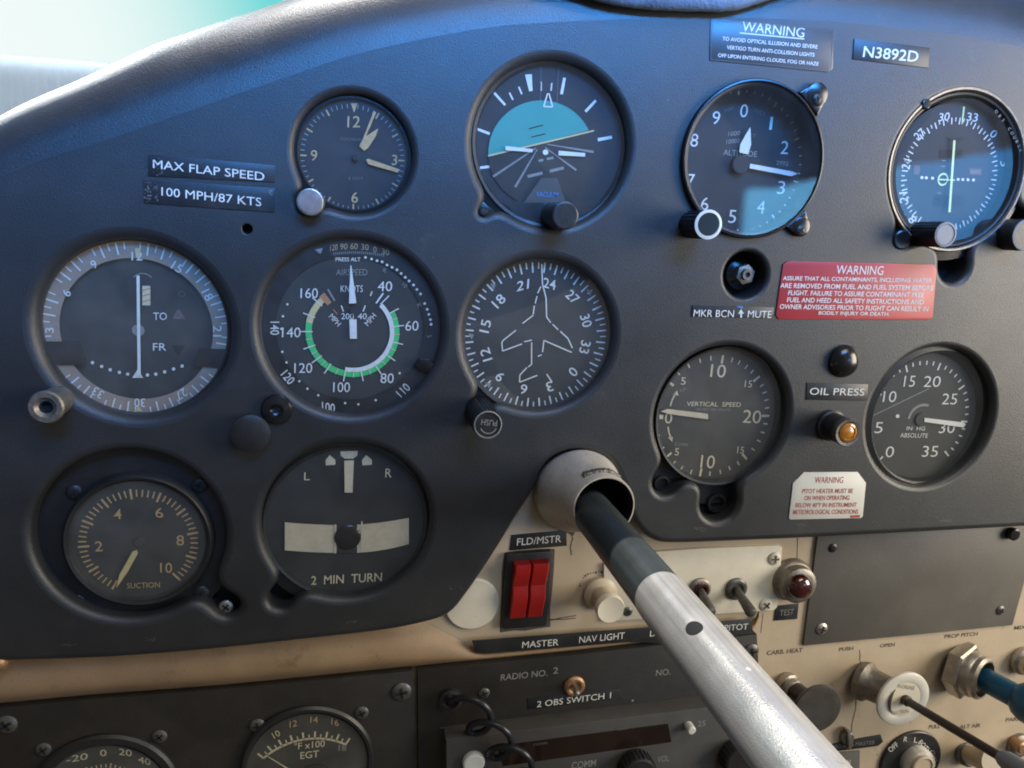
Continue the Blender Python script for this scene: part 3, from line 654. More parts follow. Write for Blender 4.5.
b = MB(c); H2 = HD + .0016; b.pl(z(501, 270), z(482, 546), 2.2, H2, 'needle_green'); b.build('course_needle', o)
b = MB(c); b.pl(z(438, 420), z(502, 423), 1.3, H2 - .0004, 'needle_green'); b.build('glide_needle', o)
b = BZL
for i, ch in enumerate('OBS COURSE'):
    t = (i + .5) / 10; b.pt(ch, z(655 + 105 * t + 10 * math.sin(PI * t), 152 + 165 * t), 3.0, -.0008, 'dim_ink', None, 40 + 30 * t)
b.pt('COURSE', z(597, 690), 2.6, -.0008, 'dim_ink', 11, -14); BZL.build('bezel', o)
glass(c, o, 957, 171, rv - .0038, -.0033)
for q in ((302, 652),): 
    b = MB(c); p = c.L(*z(*q), .001); b.knob(p, 9.5 * k, -.006, .001, 'gloss_black', .2); b.build('corner_lug', o)
b = MB(c); p = c.L(*z(396, 130), .0008); b.knob(p, 4.6 * k, -.004, .0008, 'gloss_black', .2); b.build('corner_lug', o)
b = MB(c); p = c.L(945, 234.5, .0165); b.knob(p, 11 * k, -.003, .0165, 'knob_black', .06, ribs=22); b.lathe([(10.9 * k, .0162), (11.3 * k, .0170), (9.3 * k, .0173), (8.8 * k, .0168)], 'dim_ink', (p.x, p.y, 0), 32); b.disc(9 * k, .0169, 'grip_grey', (p.x, p.y)); b.build('course_knob', o)
b = MB(c); p = c.L(1025, 235, .010); b.knob(p, 15 * k, -.004, .010, 'knob_black', .08); b.lathe([(14.3 * k, .0098), (14.6 * k, .0106), (12.8 * k, .0108), (12.2 * k, .010)], 'dim_ink', (p.x, p.y, 0), 32); b.build('setting_knob', o)

# --- omni indicator, left
c = Ctx(135, 328); k = c.k; z = Zm(20, 220, 3.491); HD = -.0105
o = c.empty('omni_indicator', 'omni bearing gauge with taupe compass card, white vertical needle and TO and FR marks', 'gauge', 'round gauges set in the black panel')
ro = 93 * k
bezel(c, o, 135, 328, [(R_VOR + .002, -.008), (R_VOR - .0058, -.0065), (ro + .0012, -.0055), (ro, -.0062), (ro - .0005, HD - .001)])
b = MB(c); C0 = z(411, 385); p = c.L(*C0, HD); b.disc(94 * k, p.z, 'dial_charcoal', (p.x, p.y)); HI = HD + INK
b.pt('TO', z(489, 336), 26 / 3.491, HI, 'white_ink', 48 / 3.491, 0, .0); b.pt('FR', z(487, 443), 26 / 3.491, HI, 'white_ink', 46 / 3.491, 0, .0)
b.pp([z(530, 346), z(578, 346), z(553, 308)], HI, 'label_worn'); b.pp([z(530, 438), z(576, 438), z(552, 476)], HI, 'pit_black')
for q in ((253, 498), (285, 511), (315, 523), (347, 532), (376, 538), (445, 541), (474, 538), (505, 530), (536, 520), (566, 510)): b.pdot(z(*q), 1.7, HI, 'white_ink', 10)
b.pp([z(392, 551), z(430, 551), z(411, 520)], HI, 'white_ink'); b.pp([z(427, 230), z(455, 230), z(455, 298), z(427, 298)], HI, 'cream_ink')
for q in (238, 258, 278): b.pl(z(428, q + 8), z(454, q), 1.6, HI + .0001, 'tan_ink')
p = c.L(*z(565, 258), HI); b.ring(2.6 * k, 3.3 * k, p.z, 'faint_ink', c=(p.x, p.y)); p = c.L(*z(430, 225), HI); b.ring(11 * k, 12 * k, p.z, 'dim_ink', -50, 50, (p.x, p.y))
p = c.L(*z(413, 385), HI); b.ring(1.6 * k, 6.2 * k, p.z + .0001, 'dim_ink', c=(p.x, p.y))
b.build('dial', o)
b = MB(c); HC = HD + .0022; p = c.L(*z(411, 383), HC); b.ring(75 * k, 92.5 * k, p.z, 'card_taupe', c=(p.x, p.y), n=120); HI = HC + INK
polar(b, z(411, 383), HI, 79 * k, 91.5 * k, [i * 10 for i in range(36) if i % 3], 1.5 * k, 'white_ink'); polar(b, z(411, 383), HI, 84 * k, 91.5 * k, [i * 10 + 5 for i in range(36)], 1.2 * k, 'white_ink')
for t, q, an in (('12', (408, 126), 0), ('15', (549, 165), 32), ('18', (655, 262), 63), ('21', (689, 388), 91), ('27', (563, 608), 148), ('30', (418, 638), 180), ('33', (272, 603), -148), ('6', (163, 255), -62), ('9', (258, 155), -32), ('3', (103, 385), -90)):
    b.pt(t, z(*q), 30 / 3.491, HI + .0001, 'white_ink', (18 if len(t) == 1 else 38) / 3.491, an, .005)
b.pp([z(400, 98), z(422, 98), z(416, 132), z(405, 132)], HI + .0002, 'yellow_ink'); b.pp([z(400, 668), z(428, 668), z(414, 650)], HI + .0002, 'yellow_ink')
b.build('compass_card', o)
b = MB(c); b.pl(z(412, 194), z(416, 540), 3.1, HC + .0008, 'white_ink'); b.build('course_needle', o)
b = MB(c); H2 = HC + .0012
b.pprism([z(62, 425), z(205, 425), z(228, 490), z(222, 506), z(80, 506), z(66, 470)], HC, H2, 'pit_black', .0003); b.build('shield', o)
b = MB(c); b.pprism([z(625, 450), z(730, 452), z(722, 485), z(695, 516), z(600, 508), z(607, 490)], HC, H2, 'pit_black', .0003); b.build('shield', o)
glass(c, o, 135, 328, ro, -.006, 'dusty_glass')
c = Ctx(53, 399); k = c.k; o = c.empty('selector_shaft', 'bare silver shaft with a hollow centre at the lower left of the omni gauge', 'shaft')
b = MB(c); p = c.L(45.3, 407.6, .014); b.lathe([(14.5 * k, -.002), (14.5 * k, .011), (16.5 * k, .0118), (16.8 * k, .0132), (15.2 * k, .0142), (10.5 * k, .0142), (7.5 * k, .0125), (6.6 * k, .0125)], 'dull_steel', (p.x, p.y, 0), 36); b.build('sleeve', o)
b = MB(c); b.lathe([(6.7 * k, .0125), (5.5 * k, .0128), (5.2 * k, .0105), (0, .0100)], 'pit_black', (p.x, p.y, 0), 24); b.build('socket', o)

# --- airspeed
c = Ctx(351, 328); k = c.k; z = Zm(220, 230, 3.339); za = Zm(270, 230, 6.024); HD = -.0060
o = c.empty('airspeed_indicator', 'airspeed gauge with green and yellow arc, white needle and rotating outer scale', 'gauge', 'round gauges set in the black panel')
rg = 92.5 * k
bezel(c, o, 352, 329, [(R_ASI + .002, -.007), (R_ASI - .0050, -.0052), (rg + .0014, -.0035), (rg, -.0040), (rg - .0008, -.0080)])
b = MB(c); HR_ = -.0056; p = c.L(351.5, 329, HR_); b.ring(74 * k, 94 * k, p.z, 'bezel_black', c=(p.x, p.y), n=120); HI = HR_ + INK
for t, q in (('120', (385, 105)), ('90', (445, 100)), ('60', (506, 98)), ('30', (572, 103)), ('0', (632, 118)), ('30', (696, 132))): b.pt(t, za(*q), 36 / 6.024, HI, 'tan_ink', (20 if t == '0' else 44) / 6.024, (q[0] - 505) * .06, .0)
for i in range(26): b.pl(za(385 + i * 12, 128 + ((i - 10) ** 2) * .085), za(384 + i * 12, 143 + ((i - 10) ** 2) * .085), .8, HI, 'dim_ink')
b.pt('PRESS ALT', za(470, 177), 24 / 6.024, HI, 'white_ink', 150 / 6.024, 0, .005)
for q in ((575, 165), (612, 175), (645, 185), (675, 192), (705, 211), (735, 225), (765, 240), (790, 262), (815, 285), (838, 307), (865, 331), (885, 358), (907, 385), (932, 443), (947, 478), (957, 508), (966, 540), (970, 568)): b.pdot(za(*q), 1.35, HI, 'white_ink', 10)
for t, q, an in (('K', (693, 243), 25), ('10', (812, 332), 40), ('K', (898, 455), 60), ('5', (960, 640), 80)): b.pt(t, za(*q), 26 / 6.024, HI, 'dim_ink', None, an)
b.pp([za(270, 118), za(318, 108), za(305, 145)], HI, 'dim_ink')
for t, q, an in (('140', (183, 328), 90), ('120', (227, 492), 50), ('100', (362, 592), 10), ('110', (612, 535), -45)): b.pt(t, z(*q), 30 / 3.339, HI, 'white_ink', 44 / 3.339, an, .005)
for q in ((225, 248), (210, 288), (205, 330), (208, 407), (222, 442), (265, 505), (292, 530), (328, 552), (462, 582), (520, 568), (600, 478), (418, 578)): b.pdot(z(*q), 1.2, HI, 'white_ink', 8)
b.build('outer_scale', o)
b = MB(c); C0 = z(444, 340); p = c.L(*C0, HD); b.disc(79 * k, p.z - .0004, 'dial_charcoal', (p.x, p.y)); HI = HD + INK * .5; A = (p.x, p.y)
R0 = 47.2 * k
def arc(r0, r1, a0, a1, m, dz=0): b.ring(r0 * k, r1 * k, HI + dz - c.h, m, a0, a1, A)
arc(41, 47.2, 62, 285, 'green_ink'); arc(37.5, 42, 45, 192, 'white_ink', .0001); arc(41, 47.2, 282, 318, 'yellow_ink', .00012); arc(36.5, 48.5, 317, 325, 'orange_ink', .0002)
for a in (44, 62, 82, 104, 125, 147, 169, 191, 214, 232, 250, 270, 291, 311): b.tick(40 * k, 52.5 * k, a, 1.1 * k, HI + .0003, 'white_ink', A)
for a in (72, 93, 114, 136, 158, 180, 202, 223, 241, 260): b.tick(41 * k, 47.5 * k, a, .8 * k, HI + .0003, 'cream_ink', A)
b.pl(z(360, 198), z(383, 237), 1.8, HI, 'dim_ink'); b.pl(z(508, 205), z(502, 220), 1.2, HI, 'white_ink'); b.pl(z(545, 211), z(521, 245), 1.6, HI, 'white_ink')
b.pl(z(405, 252), z(412, 272), 1.2, HI, 'white_ink'); b.pl(z(485, 252), z(478, 272), 1.2, HI, 'white_ink'); b.pl(z(378, 265), z(392, 282), 1.0, HI, 'orange_ink')
for t, q, w in (('160', (298, 211), 58), ('40', (551, 188), 48), ('60', (641, 320), 44), ('80', (558, 495), 44), ('100', (406, 525), 56), ('120', (278, 461), 60), ('140', (238, 342), 62)): b.pt(t, z(*q), 33 / 3.339, HI, 'white_ink', w / 3.339, 0, .0)
b.pt('AIRSPEED', z(440, 141), 21 / 3.339, HI, 'dim_ink', 104 / 3.339, 0, -.005); b.pt('KNOTS', z(440, 196), 22 / 3.339, HI, 'white_ink', 74 / 3.339, 0, -.005)
b.pt('200', z(426, 288), 20 / 3.339, HI, 'white_ink', 42 / 3.339, 0); b.pt('40', z(475, 288), 20 / 3.339, HI, 'white_ink', 30 / 3.339, 0)
b.pt('MPH', z(384, 301), 18 / 3.339, HI, 'white_ink', 44 / 3.339, 48); b.pt('MPH', z(502, 299), 18 / 3.339, HI, 'white_ink', 44 / 3.339, -50)
b.build('dial', o)
b = MB(c); H2 = HD + .0014; b.pl(z(443, 245), z(437, 118), 7.4, H2, 'white_ink', .9); b.pp([z(432, 298), z(456, 298), z(457, 363), z(434, 363)], H2, 'white_ink'); b.build('needle', o)
b = MB(c); p = c.L(*z(443, 272), H2); b.knob(p, 2.6 * k, HD, H2 - .0002, 'dial_charcoal', .1); b.build('hub', o)
glass(c, o, 352, 329, rg, -.0039)
b = MB(c); b.pprism([z(648, 452), z(668, 430), z(700, 432), z(722, 455), z(722, 470), z(690, 478), z(664, 470)], -.006, -.0025, 'gloss_black', .0006); b.build('scale_tab', o)
# shaft and button by the airspeed gauge
c = Ctx(277, 409); k = c.k; o = c.empty('hollow_shaft', 'short glossy black hollow shaft at the lower left of the airspeed gauge', 'shaft')
b = MB(c); b.lathe([(15.5 * k, -.002), (15.3 * k, .0012), (13.5 * k, .0026), (10 * k, .0030), (7.6 * k, .0034), (6.8 * k, .0034), (6.2 * k, .001), (0, -.001)], 'gloss_black', (0, 0, 0), 36); b.build('sleeve', o)
c = Ctx(251, 433); k = c.k; o = MB(c); p = c.L(250.5, 433.5, .006); o.lathe([(17.5 * k, -.001), (17.5 * k, .004), (19.3 * k, .0052), (19 * k, .0066), (14 * k, .0076), (0, .0080)], 'knob_black', (p.x, p.y, 0), 40)
o = o.build('knob'); tag(o, 'flat round dull black knob just below the hollow shaft beside the airspeed gauge', 'knob')

# --- heading indicator
c = Ctx(540, 337); k = c.k; z = Zm(440, 240, 3.657); HD = -.0085
o = c.empty('heading_indicator', 'heading gauge with compass numerals around a white aeroplane outline', 'gauge', 'round gauges set in the black panel')
rg = 76.5 * k
bezel(c, o, 540, 336.5, [(R_DG + .002, -.006), (R_DG - .0048, -.0045), (rg + .001, -.0040), (rg - .0004, -.0045), (rg - .0012, HD - .001)])
b = MB(c); C0 = z(351, 352.5); p = c.L(*C0, HD); b.disc(75.5 * k, p.z, 'dial_charcoal', (p.x, p.y)); HI = HD + INK; ro = 73.5 * k; off = 14.7 - 240
polar(b, C0, HI, ro - 10 * k, ro, [i * 10 + off for i in range(36)], 1.5 * k, 'white_ink'); polar(b, C0, HI, ro - 6.2 * k, ro, [i * 10 + 5 + off for i in range(36)], 1.2 * k, 'white_ink')
for t, q, an in (('21', (303, 165), -15), ('24', (401, 160), 14), ('27', (485, 208), 44), ('30', (534, 295), 73), ('33', (530, 392), 103), ('0', (487, 482), 134), ('3', (401, 536), 164), ('6', (306, 546), -166), ('9', (219, 500), -137), ('12', (168, 419), -107), ('15', (166, 315), -77), ('18', (215, 223), -46)):
    b.pt(t, z(*q), 36 / 3.657, HI, 'white_ink', (24 if len(t) == 1 else 46) / 3.657, an, .005)
for q, an in (((192, 168), 0), ((545, 190), 0), ((112, 350), 0), ((175, 530), 0)): b.pp([z(q[0] - 10, q[1] - 10), z(q[0] + 12, q[1] - 4), z(q[0] + 4, q[1] + 14)], HI + .0001, 'dim_ink')
b.build('compass_card', o)
b = MB(c); H2 = HD + .0022
for P in ([(372, 88), (375, 165)], [(369, 170), (357, 195)], [(355, 205), (348, 232)], [(345, 240), (341, 272)], [(341, 275), (302, 305)], [(278, 330), (232, 366), (226, 375), (229, 406), (300, 380)], [(308, 372), (336, 366)], [(335, 375), (335, 455), (322, 464)], [(318, 466), (292, 494), (291, 520), (356, 495)],
          [(376, 165), (388, 212), (390, 282), (405, 302)], [(412, 308), (432, 328)], [(440, 334), (468, 360), (484, 395)], [(482, 411), (380, 367), (375, 410)], [(372, 420), (358, 425)], [(390, 490), (410, 520)]):
    for q, r in zip(P, P[1:]): b.pl(z(*q), z(*r), 1.15, H2, 'white_ink')
b.build('aircraft_outline', o)
glass(c, o, 540, 336.5, rg, -.0043)
c2 = Ctx(479, 408); b = MB(c); p = c.L(487.8, 424.6, .026); b.knob(p, 13.4 * k, -.006, .026, 'knob_black', .08, ribs=26)
b.lathe([(12.9 * k, .0258), (13.2 * k, .0266), (12.2 * k, .0268), (11.8 * k, .0262)], 'dim_ink', (p.x, p.y, 0), 36); b.pt('PUSH', z(180, 668), 22 / 3.657, .0263, 'dim_ink', 58 / 3.657, 185, .005)
p = c.L(*z(178, 678), .0263); b.ring(7.2 * k, 8.2 * k, p.z, 'dim_ink', 110, 250, (p.x, p.y)); b.build('push_knob', o)

# --- vertical speed
c = Ctx(723, 417); k = c.k; z = Zm(630, 330, 3.84); HD = -.0105
o = c.empty('vertical_speed_indicator', 'gauge lettered VERTICAL SPEED with cream needle resting near 0', 'gauge', 'round gauges set in the black panel')
rg = 66 * k
bezel(c, o, 723, 417, [(R_VSI + .010, -.0115), (R_VSI - .0042, -.0105), (rg + .0012, -.0055), (rg, -.0058), (rg - .0012, HD - .001)])
b = MB(c); C0 = z(316, 333); p = c.L(*C0, HD); b.disc(66 * k, p.z, 'dial_grey', (p.x, p.y)); HI = HD + INK; ro = 60.5 * k
polar(b, C0, HI, ro - 8 * k, ro, (-54, 5, 49, 90, 137, 187, 228), 2.2 * k, 'cream_ink'); polar(b, C0, HI, ro - 5 * k, ro - .5 * k, [-42, -30, -18, -7, 15, 23, 32, 40, 58, 66, 74, 82, 98, 107, 116, 126, 146, 156, 166, 177, 197, 208, 218, 238, -108, -98], 1.3 * k, 'cream_ink')
for t, q, hp, w in (('10', (339, 157), 50, 58), ('20', (469, 333), 50, 70), ('10', (299, 506), 50, 54), ('0', (148, 338), 42, 28), ('5', (205, 196), 28, 18), ('15', (455, 207), 26, 28), ('15', (425, 461), 26, 26), ('5', (180, 468), 28, 16)): b.pt(t, z(*q), hp / 3.84, HI, 'cream_ink', w / 3.84, 3, .0)
b.pt('VERTICAL  SPEED', z(322, 285), 17 / 3.84, HI, 'cream_ink', 208 / 3.84, 1, .005); b.pt('100 FEET PER MINUTE', z(320, 306), 9 / 3.84, HI, 'dim_ink', 132 / 3.84, 1)
b.pt('UP', z(203, 230), 3, HI, 'dim_ink', 6, -10); b.pt('DOWN', z(197, 439), 3.2, HI, 'dim_ink', 13, 4)
p = c.L(*z(316, 333), HI); b.pp([z(112, 326), z(128, 326), z(127, 342), z(113, 342)], HI, 'cream_ink')
for P in ([(155, 292), (162, 268), (174, 245)], [(146, 372), (150, 396), (158, 415)]):
    for q, r in zip(P, P[1:]): b.pl(z(*q), z(*r), 1.4, HI, 'cream_ink')
b.pp([z(166, 248), z(186, 252), z(181, 232)], HI, 'cream_ink'); b.pp([z(146, 412), z(164, 410), z(162, 430)], HI, 'cream_ink')
b.build('dial', o)
b = MB(c); H2 = HD + .0014; b.pp([z(118, 312), z(145, 303), z(300, 322), z(300, 343), z(145, 322)], H2, 'luminous'); b.build('needle', o)
b = MB(c); p = c.L(*z(312, 334), H2); b.knob(p, 3.5 * k, HD, H2 - .0002, 'dial_grey'); b.build('hub', o)
glass(c, o, 723, 417, rg, -.0056, 'dusty_glass')
for q, r in (((124, 590), 8), ((335, 665), 10)):
    b = MB(c); p = c.L(*z(*q), -.010); b.lathe([(r * k, -.0112), (r * k, -.0098), (r * .7 * k, -.0096), (r * .6 * k, -.013), (0, -.013)], 'pit_black', (p.x, p.y, 0), 24); b.build('adjuster', o)

# --- manifold pressure
c = Ctx(932, 418); k = c.k; z = Zm(800, 330, 3.84); HD = -.0095
o = c.empty('manifold_pressure_gauge', 'gauge lettered IN HG ABSOLUTE with white needle pointing near 30', 'gauge', 'round gauges set in the black panel')
rg = R_MAP - .0036
bezel(c, o, 932, 418, [(R_MAP + .002, -.006), (R_MAP - .0030, -.0050), (rg - .001, -.0046), (rg - .0022, -.0054), (rg - .0034, HD - .001)])
b = MB(c); C0 = z(452, 340); p = c.L(*C0, HD); b.disc(rg - .002, p.z, 'dial_grey', (p.x, p.y)); HI = HD + INK; ro = 54.5 * k
A0, A1 = -139, 133
polar(b, C0, HI, ro - 7 * k, ro, [A0 + (A1 - A0) * i / 7 for i in range(8)], 1.6 * k, 'white_ink'); polar(b, C0, HI, ro - 4.0 * k, ro - .2 * k, [A0 + (A1 - A0) * i / 35 for i in range(36) if i % 5], 1.3 * k, 'white_ink')
for t, q, w in (('0', (345, 468), 32), ('5', (303, 375), 30), ('10', (345, 256), 50), ('15', (421, 197), 42), ('20', (508, 198), 64), ('25', (575, 265), 58), ('30', (565, 375), 60), ('35', (500, 466), 60)): b.pt(t, z(*q), 42 / 3.84, HI, 'white_ink', w / 3.84, 0, -.006)
b.pt('IN  HG', z(445, 378), 15 / 3.84, HI, 'white_ink', 70 / 3.84, 1); b.pt('ABSOLUTE', z(438, 405), 17 / 3.84, HI, 'white_ink', 106 / 3.84, 1); b.pdot(z(375, 331), 1.9, HI, 'white_ink'); b.pl(z(278, 330), z(495, 225), .9, HI, 'dim_ink')  # the diagonal line is a glass reflection drawn in ink
p = c.L(*z(468, 345), HI); b.ring(13 * k, 15.5 * k, p.z, 'dim_ink', -85, 20, (p.x, p.y)); b.build('dial', o)  # the arc is a glass reflection drawn in ink
b = MB(c); H2 = HD + .0014; b.pp([z(478, 337), z(478, 353), z(628, 374), z(637, 362), z(628, 355)], H2, 'white_ink'); b.build('needle', o)
b = MB(c); p = c.L(*z(470, 345), H2); b.knob(p, 6.5 * k, HD, H2 - .0004, 'dial_charcoal', .1); b.build('hub', o)
glass(c, o, 932, 418, rg - .0015, -.005)

# --- suction
c = Ctx(130, 537); k = c.k; z = Zm(20, 440, 3.339); HD = -.0068
o = c.empty('suction_gauge', 'brown-tan faded SUCTION gauge on a black screwed plate', 'gauge', 'round gauges set in the black panel')
b = MB(c); p = c.L(134, 539, -.0085); b.lathe([(R_SUC + .001, -.0095), (R_SUC - .0050, -.0086), (60 * k, -.0085), (40 * k, -.0087)], 'bezel_black', (p.x, p.y, 0), 96); b.build('mounting_plate', o)
bezel(c, o, 138.5, 542, [(72.5 * k, -.009), (71.8 * k, -.0045), (69 * k, -.0030), (66 * k, -.0036), (64.5 * k, -.006), (62.5 * k, HD - .0008)])
b = MB(c); C0 = z(398, 342); p = c.L(*C0, HD); b.disc(66 * k, p.z, 'dial_charcoal', (p.x, p.y)); HI = HD + INK; ro = 58 * k; A0, A1 = -150, 140
polar(b, C0, HI, ro - 11 * k, ro, [A0 + (A1 - A0) * i / 10 for i in range(11)], 2.2 * k, 'tan_ink'); polar(b, C0, HI, ro - 8.5 * k, ro - 1 * k, [A0 + (A1 - A0) * i / 50 for i in range(51) if i % 5], 1.5 * k, 'tan_ink')
for t, q, an in (('2', (263, 355), -2), ('4', (326, 248), -8), ('6', (465, 243), 5), ('8', (535, 335), 0), ('10', (488, 427), 0)): b.pt(t, z(*q), 34 / 3.339, HI, 'tan_ink', (40 if t == '10' else 26) / 3.339, an, .005)
b.pt('SUCTION', z(412, 485), 18 / 3.339, HI, 'tan_ink', 110 / 3.339, -2, .0); b.build('dial', o)
b = MB(c); H2 = HD + .0012; b.pp([z(376, 372), z(390, 367), z(394, 378), z(360, 440), z(322, 494), z(332, 450)], H2, 'yellow_ink'); b.build('needle', o)
b = MB(c); p = c.L(*z(398, 345), H2); b.knob(p, 5 * k, HD, H2 - .0002, 'dial_charcoal'); b.build('hub', o)
glass(c, o, 138.5, 542, 65.5 * k, -.0045, 'dusty_glass')
for q in ((182, 175), (600, 152), (605, 510), (190, 540)): screw_part(c, o, z(*q), 8, -.0086, 'bezel_black')
screw_part(c, o, z(688, 556), 7.2, -.006, 'steel', name='clamp_screw')

# --- turn indicator
c = Ctx(347, 523); k = c.k; z = Zm(240, 430, 3.838); HD = -.0085
o = c.empty('turn_indicator', 'turn gauge with ball tube and the words 2 MIN TURN', 'gauge', 'round gauges set in the black panel')
rg = 78.5 * k
bezel(c, o, 347, 523, [(R_TRN + .002, -.0075), (R_TRN - .0050, -.0060), (rg + .0008, -.0055), (rg - .0004, -.0060), (rg - .0010, HD - .001)])
b = MB(c); C0 = z(413, 362); p = c.L(*C0, HD); b.disc(79 * k, p.z, 'dial_black', (p.x, p.y)); HI = HD + INK
b.pt('L', z(257, 178), 30 / 3.838, HI, 'cream_ink', 22 / 3.838, 0, .005); b.pt('R', z(570, 165), 34 / 3.838, HI, 'cream_ink', 24 / 3.838, 0, .005)
b.pt('2  MIN  TURN', z(409, 571), 34 / 3.838, HI, 'cream_ink', 272 / 3.838, -3, .008)
for q in (348, 488): 
    yy = 118
    b.pp([z(q - 20, yy - 2), z(q - 4, yy - 22), z(q + 18, yy - 4), z(q + 18, yy + 15), z(q - 18, yy + 18)], HI, 'cream_ink')
b.pp([z(386, 82), z(452, 80), z(450, 98), z(434, 110), z(402, 110), z(386, 98)], HI, 'cream_ink'); b.build('dial', o)
b = MB(c); b.pp([z(400, 118), z(437, 116), z(432, 240), z(402, 240)], HD + .0012, 'luminous'); b.build('turn_needle', o)
b = MB(c); up = []; dn = []
for i in range(25):
    x = 172 + (648 - 172) * i / 24; t = (x - 410) / 238; up.append((x, 362 - 20 * t * t * (1 if x > 410 else .55) + 3 - (8 * t if x > 410 else 0))); dn.append((x, 472 - 34 * t * t * (1 if x > 410 else .3)))
def seg(i0, i1, m, h):
    for i in range(i0, i1): b.pp([z(*up[i]), z(*dn[i]), z(*dn[i + 1]), z(*up[i + 1])], h, m)
seg(0, 10, 'luminous', HD + .0008); seg(10, 14, 'dial_black', HD + .0008); seg(14, 24, 'luminous', HD + .0008)
b.pl(z(366, 362), z(364, 474), 1.4, HD + .0012, 'cream_ink'); b.pl(z(468, 350), z(466, 468), 1.4, HD + .0012, 'cream_ink'); b.build('ball_tube', o)
b = MB(c); p = c.L(*z(413, 412), HD + .0012); r = 13.2 * k; b.lathe([(r * math.sin(PI * i / 10), r * .18 * (-math.cos(PI * i / 10)) + p.z) for i in range(11)], 'gloss_black', (p.x, p.y, 0), 28); b.build('ball', o)
glass(c, o, 347, 523, rg, -.0058)

# --- temperature and EGT gauges on the lower plate
c = Ctx(103, 762, HG); k = c.k; zl1 = Zm(0, 600, 4.571)
o = c.empty('temperature_gauge', 'round temperature gauge at the bottom left, scale marked -20 0 20 40', 'gauge', 'round gauges on the lower plate')
bezel(c, o, 106, 798, [(68 * k, HG), (68 * k, HG + .0016), (65.5 * k, HG + .0028), (59 * k, HG + .0028), (57.5 * k, HG + .0018), (56.5 * k, HG + .0002)])
b = MB(c); C0 = (104.5, 797); p = c.L(*C0, HG + .0006); b.disc(58 * k, p.z, 'dial_grey', (p.x, p.y)); HI = HG + .0008
for t, q, w in (('-20', (352, 722), 100), ('0', (472, 699), 30), ('20', (573, 697), 60), ('40', (660, 735), 58)): b.pt(t, zl1(*q), 30 / 4.571, HI, 'cream_ink', w / 4.571, (q[0] - 480) * .08, .005)
polar(b, C0, HI, 33 * k, 36.5 * k, [-92 + i * 7 for i in range(28)], 1.0 * k, 'cream_ink'); polar(b, C0, HI, 31 * k, 37.5 * k, [-92 + 35 * i for i in range(6)], 1.6 * k, 'cream_ink'); b.build('dial', o)
b = MB(c); b.pl((104.5, 797), (84, 781), 2.6, HG + .0014, 'luminous', 1); b.build('needle', o)
glass(c, o, 106, 798, 57.5 * k, HG + .0021, 'dusty_glass')
for q in ((730, 622), (200, 682)): screw_part(c, o, zl1(*q), 7, HG)
c = Ctx(309, 764, HG); k = c.k; z = Zm(200, 600, 4.267)
o = c.empty('exhaust_gauge', 'round exhaust gauge lettered F X100 EGT at bottom edge', 'gauge', 'round gauges on the lower plate')
bezel(c, o, 308, 766, [(61 * k, HG), (61 * k, HG + .0016), (59 * k, HG + .0030), (56.5 * k, HG + .0030), (55 * k, HG + .0018), (54 * k, HG + .0002)])
b = MB(c); p = c.L(309, 767, HG + .0006); b.disc(56 * k, p.z, 'dial_black', (p.x, p.y)); HI = HG + .0008
C1 = z(470, 835); p = c.L(*C1, HI); b.ring(60.5 * k, 62.5 * k, p.z, 'cream_ink', -42, 33, (p.x, p.y))
polar(b, C1, HI, 61 * k, 69 * k, [-42 + 75 * i / 8 for i in range(9)], 1.7 * k, 'cream_ink'); polar(b, C1, HI, 61 * k, 66 * k, [-42 + 75 * (i + .5) / 8 for i in range(8)], 1.2 * k, 'cream_ink')
for t, q, m, an in (('10', (325, 573), 'yellow_ink', -30), ('12', (398, 528), 'tan_ink', -12), ('14', (487, 511), 'tan_ink', 3), ('16', (576, 522), 'tan_ink', 16), ('18', (608, 630), 'dim_ink', 0)): b.pt(t, z(*q), 27 / 4.267, HI, m, 32 / 4.267, an, .005)
b.pt('°F x100', z(467, 618), 30 / 4.267, HI, 'cream_ink', 132 / 4.267, -6, .005); b.pt('EGT', z(468, 660), 30 / 4.267, HI, 'cream_ink', 80 / 4.267, -6, .005); b.build('dial', o)
b = MB(c); b.pl(z(290, 668), z(440, 760), .8, HG + .0014, 'luminous', 2); b.build('needle', o)
b = MB(c); p = c.L(*z(490, 770), HG + .0014); b.knob(p, 17 * k, .0006, .0016, 'gloss_black'); b.build('hub', o)
glass(c, o, 308, 766, 55 * k, HG + .0021, 'dusty_glass')
for q, r in (((246, 535), 7), ((690, 480), 6.5)): screw_part(c, o, z(*q), r, HG)
# ------------------------------------------------------------------ placards on the black panel
zt = Zm(680, 0, 2.977); zf = Zm(140, 150, 7.314); ze = Zm(670, 235, 3.531); zw = Zm(760, 460, 7.314)
def worn(b, h, pts, n, r, m='label_worn'):
    (x0, y0), (x1, y1) = pts
    for _ in range(n):
        b.pdot((random.uniform(x0, x1), random.uniform(y0, y1)), random.uniform(.3, 1) * r, h, m, 6)
placard('placard', 'black placard reading MAX FLAP SPEED', [zf(60, 30), zf(985, 112), zf(985, 235), zf(60, 190)], 0, 'label_black',
        texts=[('MAX FLAP SPEED', zf(502, 148), 62 / 7.314, 'white_ink', 820 / 7.314, 6.6, .0)], extra=lambda b, h: worn(b, h, (zf(95, 60), zf(165, 190)), 20, 1.0))
placard('placard', 'black placard reading 100 MPH/87 KTS with scuffed left end', [zf(28, 215), zf(985, 280), zf(980, 455), zf(28, 390)], 0, 'label_black',
        texts=[('100 MPH/87 KTS', zf(522, 342), 62 / 7.314, 'white_ink', 735 / 7.314, 6.2, .0)], extra=lambda b, h: (worn(b, h, (zf(35, 230), zf(130, 385)), 45, 1.2), worn(b, h, (zf(940, 290), zf(975, 340)), 8, .8, 'dim_ink')))
